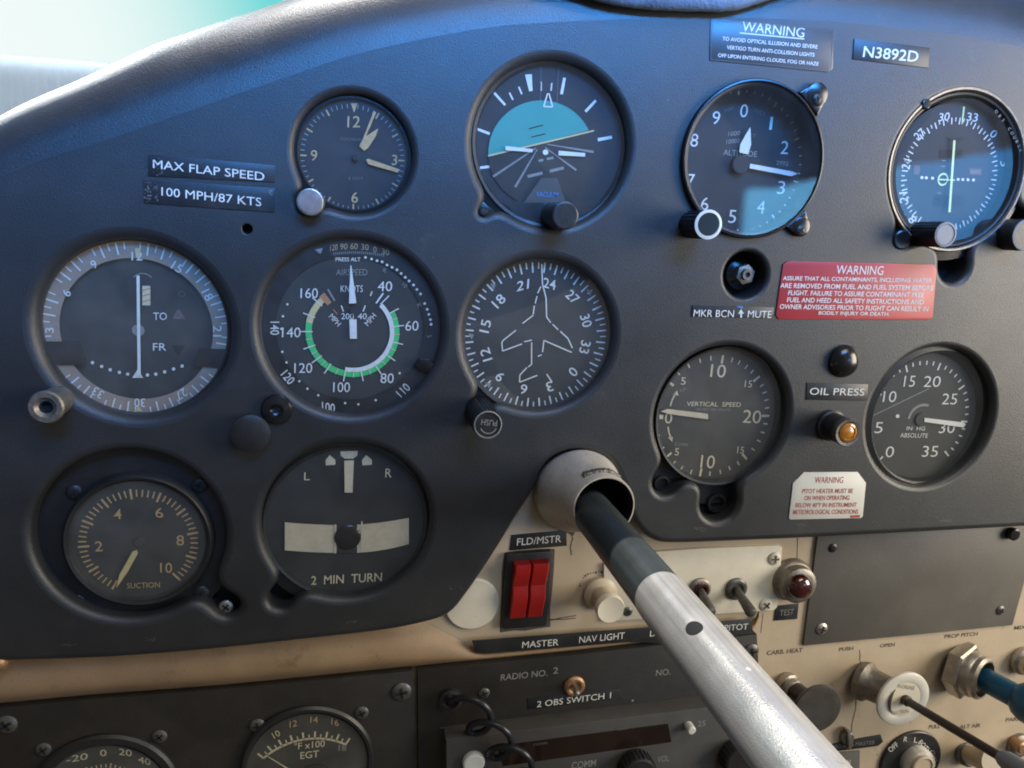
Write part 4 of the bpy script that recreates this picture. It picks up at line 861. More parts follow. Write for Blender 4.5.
def border(quad, w, m):
    def f(b, h):
        for q, r in zip(quad, quad[1:] + quad[:1]): b.pl(q, r, w, h, m)
        b.pl(zt(178, 98), zt(370, 116), 1.1, h, 'white_ink')
    return f
placard('placard', 'clear engraved WARNING placard about anti collision lights at top edge', [zt(92, 55), zt(458, 88), zt(455, 205), zt(440, 215), zt(88, 180)], 0, 'engraved_clear',
        texts=[('WARNING', zt(278, 88), 29 / 2.977, 'white_ink', 186 / 2.977, 6, .0), ('TO AVOID OPTICAL ILLUSION AND SEVERE', zt(268, 127), 11.5 / 2.977, 'white_ink', 284 / 2.977, 5, .01),
               ('VERTIGO TURN ANTI-COLLISION LIGHTS', zt(270, 152), 11.5 / 2.977, 'white_ink', 262 / 2.977, 5, .01), ('OFF UPON ENTERING CLOUDS, FOG OR HAZE', zt(263, 178), 12.5 / 2.977, 'white_ink', 300 / 2.977, 5, .01)],
        th=.0004, extra=border([zt(97, 60), zt(455, 92), zt(450, 203), zt(436, 210), zt(92, 177)], .5, 'faint_ink'))
placard('placard', 'black registration placard reading N3892D', [zt(520, 115), zt(745, 142), zt(740, 202), zt(515, 176)], 0, 'label_black', texts=[('N3892D', zt(628, 161), 33 / 2.977, 'white_ink', 164 / 2.977, 5.5, .008)])
rl = [(400, 104), (418, 92), (930, 104), (942, 120), (928, 290), (912, 300), (385, 298), (374, 284)]
placard('placard', 'red WARNING placard about fuel contaminants', [ze(*q) for q in rl], 0, 'label_red', th=.0006,
        texts=[('WARNING', ze(671, 124), 31 / 3.531, 'white_ink', 166 / 3.531, 1.2, .0)] + [(t, ze(x, y), 17 / 3.531, 'white_ink', w / 3.531, 1.0, .012) for t, x, y, w in (
            ('ASSURE THAT ALL CONTAMINANTS, INCLUDING WATER', 662, 158, 526), ('ARE REMOVED FROM FUEL AND FUEL SYSTEM BEFORE', 660, 183, 540), ('FLIGHT. FAILURE TO ASSURE CONTAMINANT FREE', 657, 208, 478),
            ('FUEL AND HEED ALL SAFETY INSTRUCTIONS AND', 655, 233, 482), ('OWNER ADVISORIES PRIOR TO FLIGHT CAN RESULT IN', 650, 257, 524), ('BODILY INJURY OR DEATH.', 650, 279, 250))])
wl = [(322, 90), (716, 88), (776, 168), (752, 412), (740, 425), (222, 436), (212, 425), (242, 170)]
placard('placard', 'white WARNING placard with red pitot heater text and cut upper corners', [zw(*q) for q in wl], 0, 'label_white', th=.0005,
        texts=[('WARNING', zw(506, 146), 46 / 7.314, 'red_ink', 208 / 7.314, 0, .0)] + [(t, zw(x, y), 34 / 7.314, 'red_ink', w / 7.314, -.4, .012) for t, x, y, w in (
            ('PITOT HEATER MUST BE', 495, 227, 372), ('ON WHEN OPERATING', 490, 277, 330), ('BELOW 40°F IN INSTRUMENT', 484, 328, 448), ('METEOROLOGICAL CONDITIONS', 480, 379, 476))],
        extra=lambda b, h: b.pp([zw(662, 405), zw(732, 402), zw(730, 420), zw(660, 423)], h, 'red_ink'))
placard('placard', 'dark placard reading MKR BCN and MUTE with a small up arrow', [ze(80, 248), ze(368, 255), ze(365, 295), ze(76, 288)], 0, 'label_black',
        texts=[('MKR BCN', ze(155, 277), 25 / 3.531, 'white_ink', 142 / 3.531, 1, .0), ('MUTE', ze(317, 280), 25 / 3.531, 'white_ink', 84 / 3.531, 1, .0)],
        extra=lambda b, h: (b.pl(ze(251, 292), ze(251, 275), 1.5, h, 'white_ink'), b.pp([ze(241, 278), ze(261, 278), ze(251, 262)], h, 'white_ink'), b.pp([ze(232, 250), ze(258, 252), ze(256, 262)], h, 'blue_ink')))
zmp = Zm(800, 330, 3.84)
placard('placard', 'small dark placard reading OIL PRESS', [zmp(28, 203), zmp(262, 208), zmp(258, 272), zmp(24, 268)], 0, 'label_black', texts=[('OIL PRESS', zmp(143, 237), 27 / 3.84, 'white_ink', 210 / 3.84, 1, .0)])
zm = Zm(420, 430, 3.072); zlw = Zm(600, 520, 3.096); zs = Zm(670, 560, 6.4)
placard('placard', 'black placard reading FLD/MSTR above the red rocker switch', [zm(281, 323), zm(450, 308), zm(451, 356), zm(275, 371)], HB, 'label_black',
        texts=[('FLD/MSTR', zm(366, 339), 22 / 3.072, 'white_ink', 136 / 3.072, -4.5, .0)])
placard('placard', 'long black placard strip reading MASTER, NAV LIGHT and PITOT', [zm(160, 648), zm(640, 612), (700, 624), zs(515, 378), zs(535, 470), (690, 645), zm(640, 652), zm(200, 688), zm(170, 684)], HB + .0042, 'label_black', th=.0006,
        texts=[('MASTER', zm(370, 656), 20 / 3.072, 'white_ink', 112 / 3.072, -4.5, .0), ('NAV LIGHT', zm(559, 638), 20 / 3.072, 'white_ink', 140 / 3.072, -5.5, .0), ('LANDING', (668, 632), 6, 'white_ink', 36, -5, .0), ('PITOT', zs(425, 430), 38 / 6.4, 'white_ink', 150 / 6.4, -4, .0)])
placard('placard', 'tiny dark placard under the red indicator lamp', [zs(675, 295), zs(825, 280), zs(815, 378), zs(665, 390)], HB, 'label_black', texts=[('TEST', zs(748, 335), 38 / 6.4, 'dim_ink', 90 / 6.4, -5, .0)])
# ------------------------------------------------------------------ small controls on the black panel
c = Ctx(746, 275, -.013); k = c.k
o = c.empty('mute_switch', 'hex nut and stub of the marker mute switch inside a round recess', 'switch')
b = MB(c); p = c.L(745.5, 274.5, -.006); b.lathe([(15 * k, .0), (15 * k, .002), (11 * k, .003), (8 * k, .004)], 'gloss_black', (p.x, p.y, 0), 32); b.build('bushing', o)
b = MB(c); b.prism([(p.x + 10 * k * math.cos(2 * PI * i / 6 + .3), p.y + 10 * k * math.sin(2 * PI * i / 6 + .3)) for i in range(6)], .003, .0075, 'dull_steel', .0006)
b.lathe([(5.5 * k, .0075), (5 * k, .0095), (2.5 * k, .0095), (2.2 * k, .008), (0, .008)], 'dark_steel', (p.x, p.y, 0), 20); b.build('nut', o)
c = Ctx(843, 361); k = c.k; b = MB(c); b.lathe([(15.5 * k, -.0005), (15.5 * k, .0006), (14.5 * k, .0022), (12 * k, .0040), (8 * k, .0052), (4 * k, .0058), (0, .0060)], 'gloss_black', (0, 0, 0), 40)
o = b.build('hole_plug'); tag(o, 'shiny black domed cap above the OIL PRESS placard', 'plug')
c = Ctx(831, 417); k = c.k; o = c.empty('oil_lamp', 'black barrel lamp with amber lens under the OIL PRESS placard', 'lamp')
p = c.L(847.5, 433, .0165); b = MB(c); b.lathe([(15.5 * k, -.001), (15.5 * k, .0012), (13.0 * k, .0016), (12.6 * k, .0140)], 'knob_black', (p.x * .0, p.y * .0, 0), 36) if False else None
pb = c.L(846.5, 432, .0150); b.lathe([(14.5 * k, -.001), (14.5 * k, .002), (12.6 * k, .0026), (12.6 * k, .0135)], 'knob_black', (pb.x, pb.y, 0), 36)
b.build('barrel', o); b = MB(c); b.lathe([(12.7 * k, .0130), (13.2 * k, .0150), (12.2 * k, .0165), (9.6 * k, .0163), (9.2 * k, .0150)], 'dark_steel', (pb.x, pb.y, 0), 36); b.build('ring', o)
b = MB(c); b.lathe([(9.2 * k, .0150), (8.6 * k, .0166), (6.6 * k, .0172), (6.0 * k, .0166), (4.6 * k, .0170), (0, .0174)], 'amber', (pb.x, pb.y, 0), 32); b.build('lens', o)
# ------------------------------------------------------------------ switches on the beige panel
c = Ctx(472, 603, HB); b = MB(c); r = 26 * c.k
b.lathe([(r, .0), (r, .0012), (r * .96, .0018), (r * .5, .0021), (0, .0022)], 'cream_paint', (0, 0, 0), 48); o = b.build('hole_plug'); tag(o, 'flat round cream plug beside the red rocker, tucked by the black panel corner', 'plug')
c = Ctx(528, 591, HB); o = c.empty('rocker_switch', 'pair of bright red rockers in a thick black frame', 'switch')
b = MB(c); HF = HB + .0035
b.pprism([zm(266, 388), zm(272, 382), zm(402, 372), zm(408, 378), zm(390, 596), zm(384, 604), zm(258, 613), zm(251, 606)], HB, HF, 'knob_black', .0008)
b.pp([zm(288, 402), zm(396, 394), zm(380, 572), zm(274, 578)], HF + .00012, 'pit_black')
b.build('frame', o)
def rocker(q):   # tl tr br bl pixel corners at the frame face
    b = MB(c); rows = [(0, .0062), (.12, .0068), (.30, .0048), (.42, .0034), (.50, .0042), (.62, .0054), (.85, .0034), (1, .0022)]
    vs = []
    for t, hh in rows:
        l = (q[0][0] + (q[3][0] - q[0][0]) * t, q[0][1] + (q[3][1] - q[0][1]) * t); r_ = (q[1][0] + (q[2][0] - q[1][0]) * t, q[1][1] + (q[2][1] - q[1][1]) * t)
        a, d = c.L(*l, HF), c.L(*r_, HF); e = (d - a) * .07
        for v, dz in ((a, -.0030), (a, hh - .0008), (a + e, hh), (d - e, hh), (d, hh - .0008), (d, -.0030)): vs.append((v.x, v.y, v.z + dz))
    fs = []
    for i in range(len(rows) - 1):
        for j in range(5): fs.append([i * 6 + j, (i + 1) * 6 + j, (i + 1) * 6 + j + 1, i * 6 + j + 1])
    n = len(rows); fs += [[0, 1, 2, 3, 4, 5], [(n - 1) * 6 + j for j in (5, 4, 3, 2, 1, 0)]]
    b.add(vs, fs, 'red_plastic'); return b.build('rocker', o, 32)
rocker([zm(286, 402), zm(335, 398), zm(322, 570), zm(272, 573)]); rocker([zm(339, 398), zm(390, 394), zm(374, 566), zm(326, 570)])
c = Ctx(598, 591, HB); k = c.k; o = c.empty('nav_knob', 'small round cream pull knob above the NAV LIGHT lettering', 'knob')
p = c.L(611, 610, HB + .021); b = MB(c); b.lathe([(16 * k, 0), (16 * k, .003), (13 * k, .0045), (10 * k, .005), (9.2 * k, .014), (11 * k, .016)], 'beige_plastic', (p.x, p.y, 0), 32); b.build('stem', o)
b = MB(c); b.lathe([(10.5 * k, .0152), (13 * k, .0165), (13.3 * k, .0195), (12.3 * k, .021), (8 * k, .0205), (0, .0202)], 'cream_paint', (p.x, p.y, 0), 36); b.build('cap', o)
c = Ctx(700, 582, HB); o = c.empty('switch_plate', 'cream painted plate holding two toggles, right of the yoke shaft', 'plate')
HP = HB + .0022; b = MB(c); b.pprism([(604, 564), zlw(178, 98), (700, 548.5), (779, 545.6), (782.5, 548), (777.5, 607), (774.5, 610.5), (700, 615.5), (604, 622)], HB, HP, 'cream_paint', .0005)
b.build('plate', o)
for q, m in (((540, 119), 'cream_paint'), ((513, 262), 'cream_paint')): screw_part(c, o, zlw(*q), 6.4, HP, m, 'grime')
screw_part(c, o, zlw(86, 283), 4.5, HP, 'dark_steel')
toggle('toggle_switch', 'toggle with red collar on the cream switch plate, nearer the yoke shaft', zlw(308, 212), zlw(345, 291), 10.6, HP, HP + .016, 'dull_steel', 'dark_steel', 4.6, 'lamp_red')
toggle('toggle_switch', 'plain metal toggle with no red on the cream switch plate, above PITOT', zlw(420, 212), zlw(472, 292), 10.6, HP, HP + .019, 'dark_steel', 'dark_steel', 4.6)
c = Ctx(791, 579, HB); k = c.k; o = c.empty('indicator_lamp', 'round lamp with dark red lens in a grey collar beside the grey blanking plate', 'lamp')
b = MB(c); p = c.L(797, 584, HB + .008); b.lathe([(20 * k, 0), (20 * k, .002), (18 * k, .0045), (17 * k, .0050), (16.5 * k, .010), (13.5 * k, .0112), (11 * k, .0112)], 'dull_steel', (p.x * .55, p.y * .55, 0), 40); b.build('collar', o)
b = MB(c); p = c.L(802, 588.5, HB + .0145); b.lathe([(11.5 * k, .009), (11.2 * k, .0130), (9.0 * k, .0155), (5 * k, .0166), (0, .0169)], 'lamp_red', (p.x, p.y, 0), 32); b.build('lens', o)
# blanking plate
zp = Zm(780, 510, 4.041); c = Ctx(912, 585, HB); o = c.empty('blanking_plate', 'plain grey metal plate covering an opening at the right', 'plate')
HQ = HB + .0018; b = MB(c); b.pprism([(819, 528), (1042, 518), zp(940, 466), zp(95, 549)], HB, HQ, 'grey_plate', .0003); b.build('plate', o)
screw_part(c, o, zp(168, 480), 5.5, HQ, 'steel'); screw_part(c, o, zp(890, 405), 4.5, HQ, 'dark_steel'); screw_part(c, o, zp(213, 153), 4, HQ, 'bezel_black')
b = MB(c); p = c.L(*zp(952, 102), HQ + .004); b.knob(p, 5.6 * c.k, HQ - HB, HQ - HB + .004, 'gloss_black', .2); b.build('stud', o)
for q in ((905, 192), (893, 236)):
    pass
# ------------------------------------------------------------------ pull controls
def onaxis(c, h0, h1, front): return c.L(front[0], front[1], h1)
c = Ctx(*z2(118, 248), HB); k = c.k; o = c.empty('carb_heat_knob', 'black mushroom pull knob under the CARB. HEAT lettering', 'knob')
p = c.L(*z2(240, 345), HB + .026); q = Vector((p.x, p.y, .026)); d = q.normalized()
b = MB(c); b.lathe([(11.5 * k, 0), (11.5 * k, .004), (9.5 * k, .0045), (9.2 * k, .0065), (10.2 * k, .007), (9.5 * k, .0085), (7 * k, .009)], 'steel', (0, 0, 0), 32, q); b.build('ferrule', o)
b = MB(c); L_ = q.length; b.lathe([(8.5 * k, .006), (8.8 * k, L_ * .55), (11 * k, L_ * .74), (12 * k, L_ * .86)], 'knob_black', (0, 0, 0), 48, q); b.lathe([(8 * k, .019), (17 * k, .0225), (21.5 * k, .0242), (22.3 * k, .0256), (21.6 * k, .0266), (20.4 * k, .0268), (12 * k, .0265), (0, .0263)], 'knob_grey', (p.x, p.y, 0), 56); b.build('handle', o)
c = Ctx(*z2(405, 232), HB); k = c.k; o = c.empty('throttle_lock', 'pale metal friction disc on a grey barrel, with faint writing on its face', 'knob')
p = c.L(*z2(568, 310), HB + .0245); q = Vector((p.x, p.y, .0245)); L_ = q.length
b = MB(c); b.lathe([(17 * k, 0), (17.3 * k, .004), (15 * k, .006), (13.8 * k, .0075), (13.2 * k, L_ * .55), (14 * k, L_ * .9)], 'dull_steel', (0, 0, 0), 40, q); b.build('barrel', o)
b = MB(c); b.lathe([(13 * k, .0215), (22.5 * k, .0222), (24.6 * k, .0230), (24.4 * k, .0242), (23.4 * k, .0247), (16.5 * k, .0248), (16.0 * k, .0246)], 'throttle_cap', (p.x, p.y, 0), 56); b.lathe([(16.0 * k, .0246), (9 * k, .0246), (0, .0246)], 'cream_paint', (p.x, p.y, 0), 48)
HL = HB + .0249
b.pt('INCREASE', z2(578, 262), 3.6, HL, 'dim_ink', 17, 8); b.pt('FRICTION', z2(555, 357), 3.6, HL, 'dim_ink', 17, -8); b.build('disc', o)
c = Ctx(*z2(560, 300), HB + .022); o = c.empty('throttle_rod', 'thin dark brown rod slanting out of the pale disc to a grey grip', 'rod')
e0 = Vector((0, 0, .002)); e1 = c.L(*z2(940, 530), .075); b = MB(c); b.tube([e0, e0.lerp(e1, .05), e0.lerp(e1, .06), e1], [.0033, .0033, .0025, .0026], 'rod_brown', 20); b.build('shaft', o)
b = MB(c); e2 = e1 + (e1 - e0) * .42; b.tube([e1 - (e1 - e0) * .02, e1, e1.lerp(e2, .1), e2], [.0030, .0040, .0050, .0056], 'grip_grey', 24); b.build('grip', o)
# propeller control with hex nut
c = Ctx(*z2(768, 185), HB); k = c.k; o = c.empty('pitch_control', 'blue sleeved pull control with a big silver hex nut at its root', 'control')
p = c.L(*z2(858, 226), HB + .014); q = Vector((p.x, p.y, .014)); d = q.normalized()
A_ = d.orthogonal().normalized(); B_ = d.cross(A_)
b = MB(c); hexr = 24 * k; vs = []; fs = []
for t, rr in ((0, 1), (.0072, 1), (.0084, .93)):
    vs += [d * t + (A_ * math.cos(PI / 3 * i + .5) + B_ * math.sin(PI / 3 * i + .5)) * hexr * rr for i in range(6)]
for j in range(2): fs += [[j * 6 + i, j * 6 + (i + 1) % 6, j * 6 + 6 + (i + 1) % 6, j * 6 + 6 + i] for i in range(6)]
fs.append([12 + i for i in range(6)]); b.add(vs, fs, 'steel'); b.build('hex_nut', o, 20)
b = MB(c); b.lathe([(19 * k, .008), (19 * k, .0125), (18 * k, .0135), (18.2 * k, .0165), (16.5 * k, .018), (15 * k, .018)], 'steel', (0, 0, 0), 40, d); b.build('collar', o)
e1 = c.L(*z2(1000, 300), HB + .036); dd = (e1 - d * .016).normalized()
b = MB(c); b.tube([d * .0165, d * .018, d * .016 + (e1 - d * .016) * .98, e1], [.0070, .0076, .0076, .0076], 'blue_grip', 32); b.build('sleeve', o)
b = MB(c); b.tube([e1 - dd * .001, e1 + dd * .001, e1 + dd * .006, e1 + dd * .020, e1 + dd * .026], [.0085, .0105, .0125, .0130, .0115], 'blue_grip', 36); b.build('grip', o)
# chrome nut, small plug and bushing near the right edge
c = Ctx(1021, 659, HB); k = c.k; o = c.empty('mixture_ferrule', 'chrome ferrule cut by the right edge, level with the hex nut', 'ferrule')
b = MB(c); b.lathe([(12 * k, 0), (12 * k, .004), (9.5 * k, .0055), (9 * k, .009), (7 * k, .010), (0, .010)], 'steel', (0, 0, 0), 32); b.build('ring', o)
c = Ctx(*z2(798, 512), HB); k = c.k; o = c.empty('primer_knob', 'beige barrel knob with a dark ring below the brown rod', 'knob')
p = c.L(*z2(905, 548), HB + .022); q = Vector((p.x, p.y, .022)); L_ = q.length
b = MB(c); b.lathe([(10 * k, 0), (10 * k, .003), (8.5 * k, .0042), (7 * k, .0042)], 'dark_steel', (0, 0, 0), 28, q); b.build('ring', o)
b = MB(c); b.lathe([(7.5 * k, .003), (8.2 * k, L_ * .5), (10.5 * k, L_ * .9), (10 * k, L_), (0, L_)], 'beige_plastic', (0, 0, 0), 32, q); b.build('barrel', o)
c = Ctx(1017, 744, HB); k = c.k; o = c.empty('bushing', 'worn brownish metal bushing at the right edge above the primer', 'bushing')
b = MB(c); b.lathe([(10.5 * k, 0), (10.5 * k, .003), (8 * k, .0045), (6 * k, .0045), (5 * k, .002)], 'dull_steel', (0, 0, 0), 28); b.build('ring', o)
b = MB(c); p = c.L(1022, 748, HB + .008); b.lathe([(5 * k, .001), (5 * k, .008), (3.5 * k, .009), (0, .009)], 'brass_worn', (p.x, p.y, 0), 20); b.build('stem', o)
# ignition switch
c = Ctx(*z2(588, 540), HB); k = c.k; o = c.empty('ignition_switch', 'round black ignition plate marked OFF R L BOTH with a silver key barrel', 'switch')
b = MB(c); r = 29 * k; b.lathe([(r, 0), (r, .0016), (r * .97, .0022), (0, .0024)], 'knob_black', (0, 0, 0), 64); HI = HB + .0027
b.pt('OFF', z2(528, 490), 5, HI, 'white_ink', 11, -42, .0); b.pt('R', z2(575, 460), 5, HI, 'white_ink', 3.6, -6, .0); b.pt('L', z2(614, 463), 5, HI, 'white_ink', 3.2, 14, .0); b.pt('BOTH', z2(648, 488), 5, HI, 'white_ink', 15, 48, .0); b.pt('START', z2(682, 525), 4, HI, 'dim_ink', 12, 72, .0)
b.build('plate', o)
p = c.L(*z2(636, 566), HB + .009); p2_ = c.L(*z2(646, 570), HB + .012); b = MB(c)
b.lathe([(14.5 * k, .002), (14.2 * k, .007), (13 * k, .0090), (10 * k, .0096)], 'alloy', (p.x, p.y, 0), 48); b.lathe([(10.3 * k, .0090), (10 * k, .0112), (8.6 * k, .0116), (7.6 * k, .0108), (0, .0106)], 'beige_plastic', (p2_.x, p2_.y, 0), 36); b.build('key_barrel', o)
# avionics master switch and its label
placard('placard', 'glossy dark worn placard strip reading AVIONICS MASTER', [z2(262, 490), z2(400, 460), z2(482, 446), z2(490, 470), z2(470, 486), z2(268, 512)], HB, 'label_black', texts=[('AVIONICS MASTER', z2(372, 480), 4.0, 'dim_ink', 46, -6, .0)], th=.0012)
c = Ctx(*z2(345, 445), HB); k = c.k; o = c.empty('avionics_switch', 'small metal slide tab above the ON mark by the avionics strip', 'switch')
b = MB(c); b.knob((0, 0), 6 * k, 0, .004, 'dull_steel', .2); b.build('pivot', o)
b = MB(c); b.pprism([z2(355, 430), z2(368, 432), z2(372, 500), z2(360, 502)], HB + .001, HB + .006, 'dull_steel', .0004); b.build('tab', o)
b = MB(c); b.pprism([z2(268, 515), z2(402, 505), z2(400, 640), z2(300, 640)], HB, HB + .001, 'grey_plate', .0002); b.pt('ON', z2(350, 548), 5, HB + .0012, 'white_ink', 8, -4, .01); b.build('plate', o)
# fitting poking out at far left under the black panel
c = Ctx(1, 657, HB + .008); k = c.k; b = MB(c); b.lathe([(11 * k, -.006), (11 * k, .004), (9 * k, .007), (5 * k, .0085), (0, .009)], 'brass_worn', (0, 0, 0), 24); o = b.build('fuel_fitting'); tag(o, 'worn brown fitting at the far left edge between black panel and tan lip', 'fitting')

# ------------------------------------------------------------------ yoke shaft and its collar
c = Ctx(578, 489, HB); k = c.k; o = c.empty('yoke_collar', 'scuffed grey-beige flared sleeve around the yoke shaft', 'collar')
zy = Zm(520, 440, 6.4)
rows = [((577.5, 490), -.002, 43, .9), ((577.5, 490), .006, 42.5, 1), ((580, 491.5), .014, 41, 1), ((587, 496), .024, 36.5, 1), ((596, 502), .036, 32.5, 1), ((603.5, 507), .046, 31, 1), ((604.3, 507.5), .0468, 30.2, 1)]
b = MB(c); vs = []; n = 56; tilt = .0
def crow(cp, hz, rpx, dz=0):
    kk = Ctx(cp[0], cp[1], HB + hz).k; p = c.L(cp[0], cp[1], HB + hz)
    return [(p.x + rpx * kk * math.cos(2 * PI * i / n), p.y + rpx * kk * math.sin(2 * PI * i / n), hz) for i in range(n)]
R_ = [crow(a, h, r) for a, h, r, _ in rows]
inn = [crow((604.3, 507.5), .0468, 29.0), crow((603.5, 507), .045, 28.2), crow((590, 498), .020, 28), crow((585, 494), .008, 27), crow((585, 494), .008, .5)]
allr = R_ + inn; vs = [v for r in allr for v in r]
no = len(R_)
fo = [[a * n + i, a * n + (i + 1) % n, (a + 1) * n + (i + 1) % n, (a + 1) * n + i] for a in range(no) for i in range(n)]
fi = [[a * n + i, a * n + (i + 1) % n, (a + 1) * n + (i + 1) % n, (a + 1) * n + i] for a in range(no, len(allr) - 1) for i in range(n)]
b.add(vs, fo, 'collar_paint'); b.add(vs, fi, 'pit_black'); b.build('sleeve', o, 50)
b = MB(c)
for i in range(40):
    t = i / 39; a = math.radians(118 - 62 * t); kk = Ctx(600, 505, HB + .0395).k; p = c.L(598.5, 503.8, HB + .0395); rr = (32.2 + random.uniform(-.2, .5)) * kk
    b.knob((p.x + rr * math.cos(a), p.y + rr * math.sin(a)), (.0007 + random.uniform(0, .0007)), .0375, .0402 + random.uniform(0, .001), 'dull_steel', .3, 8)
b.build('sealant_bead', o)
_ax = W(608, 532, .0506); c = Ctx(608, 532, .02); c.o = Vector((_ax.x, -.02, _ax.z)); o = c.empty('yoke_shaft', 'control yoke tube, black near the panel then bright bare metal', 'yoke shaft')
RT = 20.9 * Ctx(608, 532, .0506).k; h0, h1, h2 = .02, .1145, .265
b = MB(c); b.lathe([(RT * .985, -.03), (RT * .985, h1 - h0 + .001)], 'tube_black', (0, 0, 0), 64); b.build('black_tube', o)
b = MB(c); b.lathe([(RT * .985, h1 - h0 - .0006), (RT * 1.008, h1 - h0), (RT * 1.012, h1 - h0 + .0006), (RT * 1.012, h2 - h0), (RT * .9, h2 - h0 + .001), (0, h2 - h0 + .001)], 'alloy', (0, 0, 0), 96); b.build('metal_tube', o)
def skin_patch(name, pxc, rpx, m):
    """small round spot lying on the tube surface where the photo shows it"""
    # find the surface point seen at pxc
    r_ = ray(*pxc); best = None
    for i in range(4000):
        t = .12 + i * .0001; P = Vector((0, -D, 0)) + r_ * t; h = -P.y; x = P.x - c.o.x; y = P.z - c.o.z
        if math.hypot(x, y) <= RT * 1.012 and h > c.h: best = (x, y, h - c.h, t); break
    if not best: return
    x, y, zz, t = best; a = math.atan2(y, x)
    R2 = RT * 1.0135; vs = [(R2 * math.cos(a), R2 * math.sin(a), zz)]; fs = []; rr = rpx * t / FPX
    for j in range(1, 6):
        for i in range(28):
            th = 2 * PI * i / 28; aa = a + rr * j / 5 * math.cos(th) / R2
            vs.append((R2 * math.cos(aa), R2 * math.sin(aa), zz + rr * j / 5 * math.sin(th) * 1.2))
    fs = [[0, 1 + i, 1 + (i + 1) % 28] for i in range(28)] + [[1 + (j - 1) * 28 + i, 1 + j * 28 + i, 1 + j * 28 + (i + 1) % 28, 1 + (j - 1) * 28 + (i + 1) % 28] for j in range(1, 5) for i in range(28)]
    b = MB(c); b.add(vs, fs, m); return b.build(name, o)
skin_patch('pin_hole_patch', (694, 628), 9, 'pit_black'); skin_patch('paint_chip', (748.5, 669), 2.6, 'label_white')  # black patch painted on the tube for the hole's dark inside

# ------------------------------------------------------------------ glareshield lip at the top of the frame
c = Ctx(700, -20, .004); b = MB(c)
pth = catmull([(540, -22), (575, -12), (610, -3), (650, 1), (690, 2), (728, 3), (760, -3), (790, -12), (830, -24)], 6)
vs = []; nn_ = 20
for i, q in enumerate(pth):
    t = i / (len(pth) - 1); rr = .0070 * (.55 + .45 * math.sin(PI * t)) + random.uniform(-.0002, .0002); p = c.L(q[0], q[1] - 9, .004)
    for j in range(nn_): a = 2 * PI * j / nn_; vs.append((p.x, p.y + rr * math.cos(a) * 1.15, p.z + rr * .8 * math.sin(a)))
fs = [[i * nn_ + j, i * nn_ + (j + 1) % nn_, (i + 1) * nn_ + (j + 1) % nn_, (i + 1) * nn_ + j] for i in range(len(pth) - 1) for j in range(nn_)]
fs += [list(range(nn_))[::-1], list(range((len(pth) - 1) * nn_, len(pth) * nn_))]
b.add(vs, fs, 'trim_vinyl'); o = b.build('glareshield_lip', None, 60); tag(o, 'pale crinkled glareshield lip sagging into view above the WARNING placard', 'glareshield lip')

# ------------------------------------------------------------------ hangar seen past the panel
def far(px, py, y): r = ray(px, py); t = (y + D) / r.y; return Vector((t * r.x, y, t * r.z))
hg = bpy.data.objects.new('hangar', None); COL.objects.link(hg); a_, b_ = far(-260, 38, 44), far(330, 83, 60); a_ = a_ + (a_ - b_) * 1.2; b_ = b_ + (b_ - a_) * .25
hg.location = (a_.x, a_.y, -1.8); tag(hg, 'pale grey metal hangar with white roof edge outside, at the top left corner', 'hangar')
bpy.context.view_layer.update()
def farmesh(name, m, quads):
    me = bpy.data.meshes.new(name); vs = []; fs = []
    for q in quads: fs.append(list(range(len(vs), len(vs) + len(q)))); vs += [tuple(Vector(v) - hg.location) for v in q]
    me.from_pydata(vs, [], fs); me.materials.append(MATS[m]); ob = bpy.data.objects.new(name, me); COL.objects.link(ob); ob.parent = hg; return ob
top_a, top_b = a_.copy(), b_.copy(); base_a, base_b = Vector((a_.x, a_.y, -1.8)), Vector((b_.x, b_.y, -1.8)); back = Vector((-6, 22, 0)); N_ = 190
quads = []; dirn = (top_b - top_a) / N_; nrm = Vector((dirn.y, -dirn.x, 0)).normalized() * .05
for i in range(N_):
    p, q = top_a + dirn * i, top_a + dirn * (i + .5); r_ = top_a + dirn * (i + 1); f = lambda v: Vector((v.x, v.y, -1.8))
    quads += [(f(p), f(q) + nrm, q + nrm, p), (f(q) + nrm, f(r_), r_, q + nrm)]
farmesh('wall', 'hangar_wall', quads + [(base_b, base_b + back, top_b + back, top_b), (base_a + back, base_a, top_a, top_a + back)])
ov = Vector((nrm.x, nrm.y, 0)) * 6; dn = Vector((0, 0, -.42)); up_ = Vector((0, 0, .12))
farmesh('roof', 'hangar_roof', [(top_a + ov + up_, top_b + ov + up_, top_b + back + up_ + Vector((0, 0, 1.0)), top_a + back + up_ + Vector((0, 0, 1.0))), (top_a + ov + dn, top_b + ov + dn, top_b + ov + up_, top_a + ov + up_)])

# ------------------------------------------------------------------ world and lights
w = bpy.data.worlds.new('World'); SC.world = w; w.use_nodes = True; nt = w.node_tree; N, L = nt.nodes, nt.links
bg = N['Background']
SUN_EL, SUN_AZ = math.radians(68), math.radians(-28)          # azimuth from +Y (ahead), positive to the right
sd = Vector((math.sin(SUN_AZ) * math.cos(SUN_EL), math.cos(SUN_AZ) * math.cos(SUN_EL), math.sin(SUN_EL)))
tc = N.new('ShaderNodeTexCoord'); sx = N.new('ShaderNodeSeparateXYZ'); L.new(tc.outputs['Generated'], sx.inputs[0])
def mth(op, a, b_=None, c_=None, clamp=False):
    n = N.new('ShaderNodeMath'); n.operation = op; n.use_clamp = clamp
    for i, v in enumerate((a, b_, c_)):
        if v is None: continue
        if isinstance(v, (int, float)): n.inputs[i].default_value = v
        else: L.new(v, n.inputs[i])
    return n.outputs[0]
